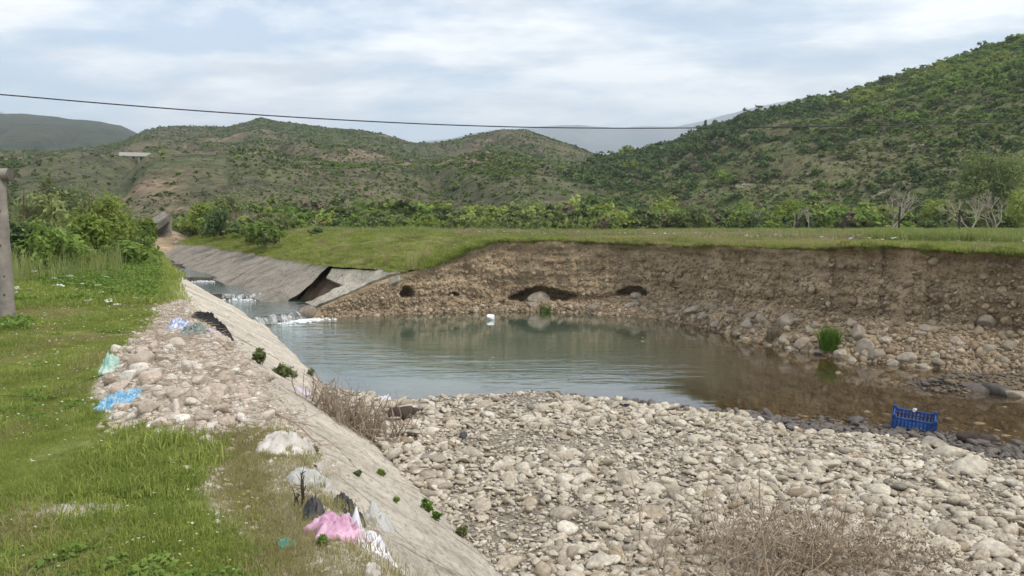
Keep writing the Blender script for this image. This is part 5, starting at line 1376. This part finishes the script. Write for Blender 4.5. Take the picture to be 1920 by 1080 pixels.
# ------------------------------------------------------------------ fence, goal post, cable, distant structure
M['post'] = plain('dark_fence_post', (0.045, 0.038, 0.033), 0.9, 0.3, 6)
M['wood'] = plain('grey_weathered_log', (0.25, 0.22, 0.19), 0.9, 0.3, 5, 0.01)
M['wood_end'] = plain('log_end', (0.13, 0.11, 0.095), 0.9, 0.3, 9)
M['iron'] = plain('rusty_nail', (0.07, 0.05, 0.04), 0.7, 0.3)
M['wire'] = plain('black_cable', (0.035, 0.035, 0.04), 0.6, 0.1)
flab = ['first dark fence post from the right edge of the meadow', 'second dark fence post from the right edge', 'third dark fence post from the right edge', 'fourth dark fence post from the right edge', 'fifth dark fence post from the right edge', 'sixth dark fence post from the right edge', 'seventh dark fence post from the right edge', 'eighth and farthest dark fence post']
ftops = []
for i, u in enumerate([1796, 1683, 1580, 1492, 1412, 1348, 1295, 1230]):
    Y = 26.8 / ((u - 960) / F + 0.1); x = (u - 960) / F * Y; z = fz(u, Y)
    root = thing('fence_post', flab[i], 'fence post', (x, Y, z), 0, 'fence posts along the meadow'); hh = 1.3 + 0.08 * math.sin(i * 2.3) + (0.2 if i == 1 else 0)
    mb = MB(); mb.tube([(0, 0, -0.3), (0.02 * math.sin(i), 0, hh * 0.6), (0.05 * math.sin(i), 0.02, hh)], [0.062, 0.058, 0.054], 7); mb.build('post', M['post'], root)
    ftops.append(np.array([x, Y, z]))
mb = MB()
for hz in (0.45, 0.95):
    for a, b in zip(ftops[:-1], ftops[1:]):
        mb.tube([a + np.array([0, 0, hz]), (a + b) / 2 + np.array([0, 0, hz - 0.04]), b + np.array([0, 0, hz])], [0.004] * 3, 4)
mb.build('fence_wire', M['wire'], None, label='two thin wires strung between the dark fence posts', cat='wire', kind='thing')

g = hit(14, 597); goal = thing('goal_post', 'round grey wooden post carrying a log crossbar at the left edge', 'goal', g)
mb = MB(); zz = np.linspace(-0.25, 2.28, 14); rr = np.random.default_rng(3)
mb.tube([(0.018 * (2.3 - q_) * -0.2 + rr.normal(0, .003) - 0.05 * q_ / 2.3, rr.normal(0, .003), q_) for q_ in zz], [0.132 - 0.012 * q_ / 2.3 + rr.normal(0, .002) for q_ in zz], 16)
mb.build('post', M['wood'], goal, True)
mb = MB(); xs_ = np.linspace(-3.2, 0.165, 12); mb.tube([(q_, rr.normal(0, .004), 2.345 + rr.normal(0, .003)) for q_ in xs_], [0.098 + rr.normal(0, .002) for q_ in xs_], 14, False)
cb = mb.build('crossbar', M['wood'], goal, True)
mb = MB(); mb.tube([(0.15, 0, 2.345), (0.168, 0, 2.345)], [0.098, 0.096], 14); mb.build('sawn_end', M['wood_end'], cb)
for (dx, dz) in [(0.04, 1.2), (-0.02, 0.95), (0.07, 0.7), (0.0, 0.7), (0.05, 1.75), (0.06, 0.4)]:
    mb = MB(); y0 = -math.sqrt(max(0.0004, 0.125 ** 2 - (dx + 0.02) ** 2)); mb.tube([(dx - 0.02, y0 + 0.03, dz), (dx - 0.02, y0 - 0.025, dz)], [0.012, 0.014], 7); mb.build('nail', M['iron'], goal)

cp = [(-260, 160, 23), (-100, 168, 24), (0, 177, 25), (250, 199, 26), (500, 217, 27), (750, 231, 28), (900, 237, 29), (1100, 241, 30), (1310, 240, 31), (1500, 238, 32), (1700, 234, 33), (1920, 227, 34), (2100, 219, 35), (2300, 208, 36)]
us_ = np.linspace(-260, 2300, 90); cu_ = [q_[0] for q_ in cp]
cv = np.interp(us_, cu_, [q_[1] for q_ in cp]); cv = np.convolve(np.pad(cv, 5, mode='edge'), np.ones(11) / 11, 'valid')
mb = MB(); mb.tube([PY(a, b, np.interp(a, cu_, [q_[2] for q_ in cp])) for a, b in zip(us_, cv)], 0.021, 6)
mb.build('overhead_cable', M['wire'], None, True, label='single dark cable sagging across the sky in front of the hills', cat='cable', kind='thing')

M['white_wall'] = plain('pale_render', (0.6, 0.57, 0.52), 0.9, 0.1)
_, us, Xg, Yg, Zg = HM; jj = int(np.interp(262, us, np.arange(len(us)))); Vg = 415 + F * (EYE - Zg[:, jj]) / Yg[:, jj]
ii = int(np.argmax(Vg < 304)); Yq = float(Yg[ii, jj])
a = PY(222, 295, Yq); b = PY(302, 299, Yq + 4)
root = thing('aqueduct', 'long pale concrete trough on piers on the distant hillside', 'aqueduct', (a + b) / 2 - np.array([0, 0, 4.0]))
L = np.linalg.norm(b - a); an = math.atan2(b[2] - a[2], b[0] - a[0])
mb = MB(); mb.box((0, 0, 4.9), (L, 1.6, 0.9), [[math.cos(an), 0, -math.sin(an)], [0, 1, 0], [math.sin(an), 0, math.cos(an)]]); mb.build('trough', M['white_wall'], root)
for k in range(5):
    mb = MB(); mb.box((-L / 2 + L * (k + 0.5) / 5, 0, 1.4), (0.5, 1.1, 6.6)); mb.build('pier', M['concrete_grey'], root)

# ------------------------------------------------------------------ litter and small things
M['pink'] = cloth_mat('pink_cloth', (0.48, 0.25, 0.36), (0.72, 0.46, 0.58), 7)
M['white_plastic'] = cloth_mat('white_plastic', (0.62, 0.60, 0.66), (0.8, 0.78, 0.82), 6, 0.4)
M['clear_plastic'] = cloth_mat('clear_plastic', (0.6, 0.6, 0.57), (0.78, 0.78, 0.76), 5, 0.2, 0.5)
M['dusty_plastic'] = cloth_mat('dusty_white_sack', (0.44, 0.40, 0.35), (0.64, 0.60, 0.55), 4, 0.7)
M['black_cloth'] = cloth_mat('black_cloth', (0.012, 0.01, 0.012), (0.03, 0.026, 0.026), 7)
M['grey_cloth'] = cloth_mat('dark_grey_cloth', (0.05, 0.05, 0.05), (0.11, 0.105, 0.1), 8)
M['blue_cloth'] = cloth_mat('blue_netting', (0.07, 0.30, 0.5), (0.42, 0.58, 0.68), 22, 0.7)
M['blue_white'] = cloth_mat('blue_white_print', (0.2, 0.25, 0.46), (0.66, 0.68, 0.74), 16, 0.8)
M['green_net'] = cloth_mat('green_patterned_cloth', (0.03, 0.07, 0.06), (0.34, 0.38, 0.36), 30, 0.8)
M['lilac'] = cloth_mat('lilac_cloth', (0.5, 0.42, 0.5), (0.68, 0.6, 0.66), 6)
M['mint'] = cloth_mat('mint_plastic', (0.22, 0.45, 0.36), (0.62, 0.74, 0.66), 7, 0.5)
M['teal'] = plain('teal_plastic', (0.03, 0.33, 0.31), 0.45, 0.15, 6)
M['blue_plastic'] = plain('blue_plastic', (0.03, 0.085, 0.27), 0.6, 0.6, 7, 0.004, 0.3)
M['foam_white'] = cloth_mat('white_floating_plastic', (0.74, 0.75, 0.75), (0.86, 0.86, 0.85), 8, 0.5)
M['driftwood'] = plain('driftwood', (0.30, 0.235, 0.17), 0.9, 0.3, 7, 0.01)
M['rot'] = plain('rotten_wood', (0.06, 0.045, 0.035), 0.9, 0.4, 7, 0.01)

def rag(name, label, cat, u, v_, w_px, dep, amp, mat, seed, fold=3.0, rough=0.32, spikes=(), parent=None, flat=0.75, smooth_=True):
    """crumpled sheet lying where the pixel meets the ground"""
    p = hit(u, v_); k = p[1] / F; a = w_px * k / 2; b = dep / 2
    rr = np.random.default_rng(seed); NR, NA = 18, 64
    q_ = np.linspace(0, 1, NR)[:, None]; th = np.arange(NA)[None, :] * 2 * math.pi / NA
    edge = 1 + rough * fbm(np.stack([np.cos(th[0]) * 2.1, np.sin(th[0]) * 2.1, np.full(NA, seed * 1.7)], 1), 4, seed)[None, :]
    x = p[0] + np.cos(th) * a * q_ * edge; y = p[1] + np.sin(th) * b * q_ * edge
    g = top_z(x, y)
    pp_ = np.stack([(x - p[0]).ravel() / a * fold, (y - p[1]).ravel() / b * fold, np.full(x.size, seed * 0.37)], 1)
    pw_ = pp_ + 0.7 * fbm(pp_ * 0.7, 2, seed + 5)[:, None]
    rid = sum((1 - 2.2 * np.abs(vnoise(pw_ * (1.9 ** o_) + 7.1 * o_, seed + o_))) * 0.58 ** o_ for o_ in range(4)) / 1.6
    env = np.clip(1 - q_ ** 2.2, 0, 1) ** flat
    z = g + 0.012 + amp * env * np.clip(0.22 + 0.85 * rid.reshape(x.shape), 0.05, 1.3)
    for (sx, sy, sr, sh) in spikes:
        z = z + sh * np.clip(1 - np.hypot((x - p[0]) / a - sx, (y - p[1]) / b - sy) / sr, 0, 1) ** 1.2
    z[-1] = g[-1] - 0.006
    z = z - p[2]; x = x - p[0]; y = y - p[1]
    V = np.stack([x, y, z], -1)[1:].reshape(-1, 3); V = np.concatenate([V, [[0, 0, float(z[0].mean())]]])
    f = []
    for i in range(NR - 2):
        for j in range(NA):
            j2 = (j + 1) % NA; f.append((i * NA + j, i * NA + j2, (i + 1) * NA + j2, (i + 1) * NA + j))
    f = [t[::-1] for t in f] + [(len(V) - 1, j, (j + 1) % NA) for j in range(NA)]
    return link(name, mesh_np(name, V, f, M[mat], smooth_), parent, label, cat, None, 'thing', p)
rag('white_sack', 'large dusty white crumpled sack lying on the top of the concrete', 'sack', 543, 842, 114, 0.62, 0.12, 'dusty_plastic', 11, 2.2, 0.35)
rag('clear_plastic_bag', 'clear plastic bag lying flat just below the dusty white sack', 'plastic bag', 578, 903, 80, 0.27, 0.06, 'clear_plastic', 12, 2.4, 0.6)
rag('pink_garment', 'crumpled pink garment beside the white plastic bag', 'garment', 640, 995, 122, 0.27, 0.075, 'pink', 13, 2.6, 0.6)
rag('grey_bag', 'small dark grey bag at the left end of the pink garment', 'bag', 588, 965, 40, 0.14, 0.09, 'grey_cloth', 14, 2.0, 0.3)
rag('black_bag', 'flat black bag lying above the pink garment', 'bag', 656, 965, 66, 0.16, 0.10, 'grey_cloth', 15, 1.6, 0.25)
rag('white_plastic_bag', 'white plastic bag with an upright peak on the pink garment', 'plastic bag', 690, 1020, 100, 0.24, 0.05, 'white_plastic', 16, 1.3, 0.35, [(-0.45, 0.1, 0.36, 0.13), (0.5, 0.1, 0.6, 0.04)])
rag('translucent_plastic_bag', 'translucent pinkish plastic bag puffed up right of the black bag', 'plastic bag', 712, 985, 62, 0.24, 0.11, 'clear_plastic', 17, 1.8, 0.4)
rag('black_cloth', 'black cloth thrown over the top of the concrete slope', 'cloth', 400, 613, 76, 0.6, 0.20, 'black_cloth', 18, 1.8, 0.3)
rag('blue_print_cushion', 'blue and white printed cushion at the left end of the cloth pile', 'cushion', 334, 620, 40, 0.4, 0.16, 'blue_white', 19, 1.6, 0.2)
rag('patterned_blanket', 'green and white patterned blanket in front of the black cloth', 'blanket', 365, 626, 62, 0.45, 0.14, 'green_net', 20, 2.4, 0.25)
rag('lilac_cloth', 'pale lilac cloth spilling from the pile down the concrete', 'cloth', 408, 630, 46, 0.4, 0.06, 'lilac', 21, 2.0, 0.3)
rag('blue_netting', 'bright blue crumpled netting at the edge of the rubble heap', 'netting', 222, 758, 84, 0.34, 0.09, 'blue_cloth', 22, 3.6, 0.45, (), None, 0.75, False)
rag('mint_bag', 'torn mint green plastic bag on the grass edge above the rubble', 'plastic bag', 206, 696, 32, 0.3, 0.13, 'mint', 23, 2.4, 0.4, [(-0.3, 0, 0.5, 0.08)])
rag('pink_scrap', 'faded pink rag lying on the concrete above the brush pile', 'rag', 572, 738, 34, 0.34, 0.05, 'lilac', 24, 2.4, 0.4)
rag('black_rag', 'small flat black rag at the far edge of the gravel', 'rag', 1172, 765, 44, 0.3, 0.05, 'black_cloth', 25, 2.2, 0.4)
rag('white_wrapper', 'white wrapper caught in the top of the brush pile', 'wrapper', 722, 752, 30, 0.2, 0.16, 'white_plastic', 26, 1.0, 0.4)
rag('yellow_scrap', 'pale yellow foam scrap at the bottom edge below the litter', 'scrap', 700, 1079, 36, 0.12, 0.05, 'dusty_plastic', 28, 1.5, 0.2)

# teal lid
p = hit(536, 1030); root = thing('bottle_cap', 'round teal plastic lid lying in the grass by the litter', 'lid', p + np.array([0, 0, 0.02]))
root.rotation_euler = (0.25, 0.1, 0)
mb = MB(); th = np.arange(24) * 2 * math.pi / 24; ring = lambda R, z: [(math.cos(t) * R, math.sin(t) * R, z) for t in th]
v = ring(0.036, 0.0) + ring(0.037, 0.012) + ring(0.033, 0.014) + ring(0.031, 0.006)
f = [(i * 24 + j, i * 24 + (j + 1) % 24, (i + 1) * 24 + (j + 1) % 24, (i + 1) * 24 + j) for i in range(3) for j in range(24)] + [tuple(range(23, -1, -1)), tuple(72 + j for j in range(24))]
mb.add(v, f); mb.build('lid', M['teal'], root, True)

# blue crate
p = hit(1712, 806); crate = thing('plastic_crate', 'blue slatted plastic crate at the water edge', 'crate', p + np.array([0, 0, 0.045]), math.radians(-24))
crate.rotation_euler = (math.radians(9), math.radians(5), math.radians(-27))
crate.scale = (1, 1, 0.85)
cw, cd, ch = 0.54, 0.36, 0.25
def crate_side(L, seed):
    m = MB(); rr = np.random.default_rng(seed)
    m.box((0, 0, 0.025), (L, 0.016, 0.05)); m.box((0, 0, 0.12), (L, 0.012, 0.018))
    nsl = int(L / 0.045)
    for k in range(nsl): m.box((-L / 2 + (k + 0.5) * L / nsl, 0, 0.115), (0.028, 0.009, 0.15))
    m.box((0, 0, 0.195), (L, 0.02, 0.035)); return m
for k, (cx, cy, rz, L) in enumerate([(0, -cd / 2, 0, cw), (0, cd / 2, 0, cw), (-cw / 2, 0, math.pi / 2, cd), (cw / 2, 0, math.pi / 2, cd)]):
    o = crate_side(L - 0.05, k).build('side', M['blue_plastic'], crate, loc=(cx, cy, 0), rot=(0, 0, rz))
for sx in (-1, 1):
    for sy in (-1, 1):
        mb = MB(); mb.box((0, 0, 0.125), (0.05, 0.05, 0.25)); mb.box((0, 0, 0.258), (0.034, 0.034, 0.02)); mb.build('corner_post', M['blue_plastic'], crate, loc=(sx * cw / 2, sy * cd / 2, 0))
mb = MB()
for k in range(7): mb.box((0, -cd / 2 + (k + 0.5) * cd / 7, 0.012), (cw - 0.04, cd / 7 - 0.02, 0.012))
for k in range(5): mb.box((-cw / 2 + (k + 0.5) * cw / 5, 0, 0.004), (0.03, cd - 0.04, 0.012))
mb.build('base', M['blue_plastic'], crate)
pr = rock_mesh('paper', 77, 3, 14, M['foam_white'], (1, 0.6, 0.7), 0.2)
link('paper_scrap', pr, None, 'white paper scrap caught on the rim of the blue crate', 'paper', None, 'thing', p + np.array([0.06, 0.10, 0.27]), (0.3, 0.2, 0.5), 0.05)

# floating white bag, dark ball
p = P(921, 599, ZW)
fb = rock_mesh('floating_bag', 78, 4, 9, M['foam_white'], (1, 0.7, 0.75), 0.16)
link('floating_bag', fb, None, 'white plastic bag floating near the far shore of the pond', 'plastic bag', None, 'thing', p + np.array([0, 0, 0.07]), (0.1, 0.1, 0.4), 0.165)
p = hit(869, 824); fb = rock_mesh('dark_ball', 79, 3, 2, M['grey_cloth'], (1, 1, 1), 0.03)
link('dark_ball', fb, None, 'small dark round ball lying on the pale gravel', 'ball', None, 'thing', p + np.array([0, 0, 0.045]), (0, 0, 0), 0.055)

# driftwood
def log(name, label, u0, v0, u1, v1, rad, mat, seed, cat='driftwood'):
    a, b = hit(u0, v0), hit(u1, v1); rr = np.random.default_rng(seed); c = (a + b) / 2
    t = np.linspace(0, 1, 9)[:, None]; pts = a + (b - a) * t - c + rr.normal(0, rad * 0.28, (9, 3)) + np.array([0, 0, rad * 0.9])
    mb = MB(); mb.tube(pts, rad * (1 + rr.normal(0, 0.22, 9)) * np.array([0.5, 0.9, 1, 1.1, 0.95, 1, 0.85, 0.7, 0.35]), 9); return mb.build(name, M[mat], None, True, label=label, cat=cat, kind='thing', loc=c)
log('driftwood_plank', 'long flat grey brown driftwood lying on the gravel behind the dry shrub', 1478, 934, 1592, 948, 0.05, 'driftwood', 31)
log('driftwood_piece', 'short driftwood stick lying just below the long one', 1540, 956, 1582, 957, 0.035, 'driftwood', 32)
log('rotten_log', 'dark rotten log at the right end of the brush pile', 735, 792, 778, 776, 0.09, 'rot', 33, 'log')
log('wet_log', 'dark wet log at the water edge right of the crate', 1795, 833, 1865, 836, 0.085, 'rot', 34, 'log')

# brush pile
def brush(name, label, cat, u, v_, w, h, n, mat, seed, rad=0.006, lean=0.7, extra=None, depth=0.6):
    p = hit(u, v_); rr = np.random.default_rng(seed); mb = MB()
    for k in range(n):
        b = np.array([rr.normal(0, w * 0.28), rr.normal(0, depth * 0.3), 0.0]); g_ = float(top_z(np.array(p[0] + b[0]), np.array(p[1] + b[1]))); b[2] = g_ - p[2]
        a = rr.uniform(0, 6.28); L = h * rr.uniform(0.4, 1.15); ln = abs(rr.normal(0, lean)) 
        d = np.array([math.cos(a) * ln, math.sin(a) * ln * 0.7, 1.0]); d /= np.linalg.norm(d)
        m_ = b + d * L * 0.55 + rr.normal(0, 0.06, 3) * L; e = b + d * L + rr.normal(0, 0.12, 3) * L - np.array([0, 0, 0.15 * L * ln])
        m_[2] = max(m_[2], b[2] + 0.02); e[2] = max(e[2], b[2] + 0.02)
        q_ = rad * rr.uniform(0.6, 1.4)
        mb.tube([b, m_, e], [q_, q_ * 0.75, q_ * 0.35], 4, False)
        for j in range(3):
            s0 = m_ + (e - m_) * rr.uniform(-0.5, 0.9); d2 = d + rr.normal(0, 0.6, 3); d2 /= np.linalg.norm(d2)
            e2 = s0 + d2 * L * rr.uniform(0.15, 0.4); e2[2] = max(e2[2], 0.015 + b[2])
            mb.tube([s0, e2], [q_ * 0.5, q_ * 0.25], 3, False)
    root = thing(name, label, cat, p)
    o = mb.build('twigs', M[mat], root, kind='stuff')
    if extra: extra(root, rr, p)
    return root
brush('brush_pile', 'pile of dead reddish brown branches at the foot of the concrete', 'brushwood', 668, 806, 0.95, 0.5, 170, 'twig', 41, 0.008, 1.0)
brush('brush_pile', 'thin dark drift twigs left of the dead branch pile', 'brushwood', 622, 772, 0.6, 0.35, 60, 'twig', 42, 0.006, 1.0)
def heads(root, rr, p):
    c = np.stack([rr.normal(0, 0.48, 2600), rr.normal(0, 0.32, 2600), np.zeros(2600)], 1); c[:, 2] = np.abs(rr.normal(0.22, 0.14, 2600)) * np.clip(1.2 - np.abs(c[:, 0]), 0.2, 1)
    nr_ = rr.normal(size=(2600, 3)); nr_ /= np.linalg.norm(nr_, axis=1)[:, None]
    v, f = leaf_quads(c, nr_, rr.uniform(0.008, 0.018, 2600), rr, 2.4)
    link('seed_heads', mesh_np('seed_heads', v, f, M['dry_head'], False, {'tone': np.repeat(rr.random(2600), 4)}), root, kind='stuff')
brush('dry_shrub', 'large dry grey brown shrub in the foreground gravel', 'shrub', 1440, 1066, 1.5, 0.62, 150, 'twig_grey', 43, 0.0066, 0.9, heads, 0.8)
brush('dry_shrub', 'smaller dry shrub right of the large one at the bottom edge', 'shrub', 1610, 1070, 0.7, 0.36, 60, 'twig_grey', 44, 0.005, 0.9, heads, 0.5)
# bent dead branches
for i, (u0, v0, du, dv, lab) in enumerate([(500, 768, 108, -22, 'forked bare branch reaching over the concrete from the rubble'), (705, 800, 28, -68, 'bent bare branch standing out of the brush pile'), (640, 770, -12, -70, 'thin curved twig rising left of the brush pile'), (398, 640, 48, -8, 'bare stick lying below the cloth pile')]):
    p = hit(u0, v0); k = p[1] / F; rr = np.random.default_rng(60 + i); e = np.array([du * k, -0.1, -dv * k * (0.9 if i in (1, 2) else 0.5) + 0.03]); mb = MB()
    t = np.linspace(0, 1, 6)[:, None]; pts = e * t + np.array([0, 0, 0.05]) * np.sin(t * 3.14) + rr.normal(0, 0.012, (6, 3)); pts[0] = 0
    if i in (0, 3):
        for q_ in pts: q_[2] = float(top_z(np.array(p[0] + q_[0]), np.array(p[1] + q_[1]))) - p[2] + 0.03
    mb.tube(pts, np.linspace(0.010, 0.004, 6), 5, False)
    mb.tube([pts[2], pts[2] + (pts[5] - pts[2]) * 0.7 + np.array([0.03, 0.12, 0.06])], [0.006, 0.003], 4, False)
    mb.build('dead_branch', M['twig'], None, label=lab, cat='branch', kind='thing', loc=p)
# hose in the grass
pts = [hit(a, b) for a, b in [(-60, 742), (0, 746), (60, 748), (110, 738), (150, 722), (205, 703)]]
mb = MB(); pts = np.array(pts); pts[:, 2] += 0.02; t_ = np.linspace(0, 5, 40); pts = np.stack([np.interp(t_, np.arange(6), pts[:, k]) for k in range(3)], 1)
mb.tube(pts, 0.005, 6); mb.build('black_hose', M['wire'], None, True, label='thin black hose lying across the grass to the mint bag', cat='hose', kind='thing')

# plants in the concrete joints, on the mound and at the shore
def tuft(name, label, u, v_, w_px, h_px, mat, n, seed, where=hit, lean=0.25, wid=0.006):
    p = where(u, v_); k = p[1] / F; R = w_px * k / 2; h = h_px * k; root = thing(name, label, 'plant', p)
    link('blades', blade_patch('blades', n, R * 0.8, h * 0.45, h * 1.1, wid, M[mat], seed, lean), root, kind='stuff'); return root
tuft('rush_clump', 'dense bright green rush clump growing at the foot of the earth bank', 1556, 657, 44, 50, 'reed', 800, 71, lambda u, v_: bank_hit(u, v_)[0], 0.5, 0.006)
tuft('grey_weed', 'dry grey weed clump on the stones left of the green rushes', 1450, 640, 34, 32, 'leaf_brown', 220, 72, lambda u, v_: bank_hit(u, v_)[0], 0.5)
tuft('green_weed', 'small green weed under the hollow of the earth bank', 1022, 586, 24, 18, 'reed', 200, 73, lambda u, v_: bank_hit(u, v_)[0], 0.4)
def bushlet(label, u, v_, w_px, h_px, mat, n, seed, leaf=0.02):
    p = hit(u, v_); k = p[1] / F; w = w_px * k / 2; h = h_px * k; root = thing('joint_plant', label, 'plant', p, 0, 'plants in the concrete joints')
    rr = np.random.default_rng(seed); mb = MB()
    for j in range(8):
        a = rr.uniform(0, 6.28); mb.tube([(0, 0, -0.02), (math.cos(a) * w * 0.6, math.sin(a) * w * 0.6, h * 0.6)], [0.004, 0.002], 4, False)
    mb.build('stems', M['bark'], root, kind='stuff'); link('leaves', crown_mesh('leaves', blob_set(seed, 7, w, w, h * 1.05), n, leaf, M[mat], seed + 1, 0.2, 2.2), root)
for a in [('grey green bush in the concrete joint, upper of the pair', 490, 684, 40, 28, 'leaf_olive', 700, 81, 0.03), ('grey green bush in the concrete joint, lower of the pair', 530, 706, 50, 26, 'leaf_olive', 800, 82, 0.03),
          ('small green tuft low on the concrete beside the gravel', 716, 894, 30, 14, 'herb', 420, 83, 0.014), ('tiny dark tuft in the joint below the white sack', 672, 893, 22, 12, 'leaf_dark', 260, 84, 0.012),
          ('green tuft in the joint right of the puffed bag', 742, 942, 20, 12, 'leaf_green', 260, 85, 0.012), ('long green tuft at the lower joint near the gravel', 800, 955, 36, 18, 'herb', 460, 86, 0.014),
          ('green tuft between concrete and gravel near the bottom', 822, 975, 34, 16, 'herb', 400, 87, 0.014), ('dry tuft where the concrete meets the gravel at the bottom', 868, 1006, 34, 20, 'leaf_olive', 420, 88, 0.014),
          ('tiny dark weed beside the dusty white sack', 592, 856, 20, 24, 'leaf_brown', 260, 89, 0.014), ('dull weed on the concrete foot above the water', 585, 705, 26, 14, 'leaf_olive', 300, 90, 0.02),
          ('green sprig under the pink garment', 606, 1024, 26, 18, 'herb', 300, 91, 0.014)]: bushlet(*a)
brush('dry_stalk', 'dark dry stalk standing left of the clear plastic bag', 'plant', 566, 950, 0.05, 0.2, 5, 'rot', 92, 0.006, 0.25, None, 0.05)
# reeds on the mound
def mound_hit(u, v_):
    U_ = 960 + F * MX / (MY * math.cos(PITCH) - (MZ - EYE) * math.sin(PITCH)); V_ = 540 - F * ((MZ - EYE) * math.cos(PITCH) + MY * math.sin(PITCH)) / (MY * math.cos(PITCH) - (MZ - EYE) * math.sin(PITCH))
    d = np.hypot(U_ - u, V_ - v_); d[MY > 45] = 1e9; i = np.unravel_index(np.argmin(d), d.shape); return np.array([MX[i], MY[i], MZ[i]])
for i, (u, v_, w, h, lab) in enumerate([(772, 504, 30, 40, 'pale dry reeds at the top of the slanting slab'), (728, 500, 26, 30, 'dry reeds on the mound left of the slab top'), (800, 488, 24, 34, 'dry reeds on the mound slope right of the slab top'), (690, 490, 24, 22, 'short dry reeds in the middle of the mound')]):
    tuft('dry_reeds', lab, u, v_, w, h, 'grass_dry', 60, 93 + i, mound_hit, 0.2, 0.006)

# ------------------------------------------------------------------ haze
mb = MB(); mb.box((0, 1500, 395), (14000, 12500, 820))
hz, nt = new_mat('haze_air')
vol = N(nt, 'ShaderNodeVolumePrincipled'); vol.inputs['Color'].default_value = (0.80, 0.89, 1.0, 1); vol.inputs['Density'].default_value = 0.00025; vol.inputs['Anisotropy'].default_value = 0.2
o = N(nt, 'ShaderNodeOutputMaterial'); nt.links.new(vol.outputs[0], o.inputs['Volume'])
haze = mb.build('haze', hz, None, label='pale bluish air between the camera and the far mountains', cat='haze', kind='stuff')
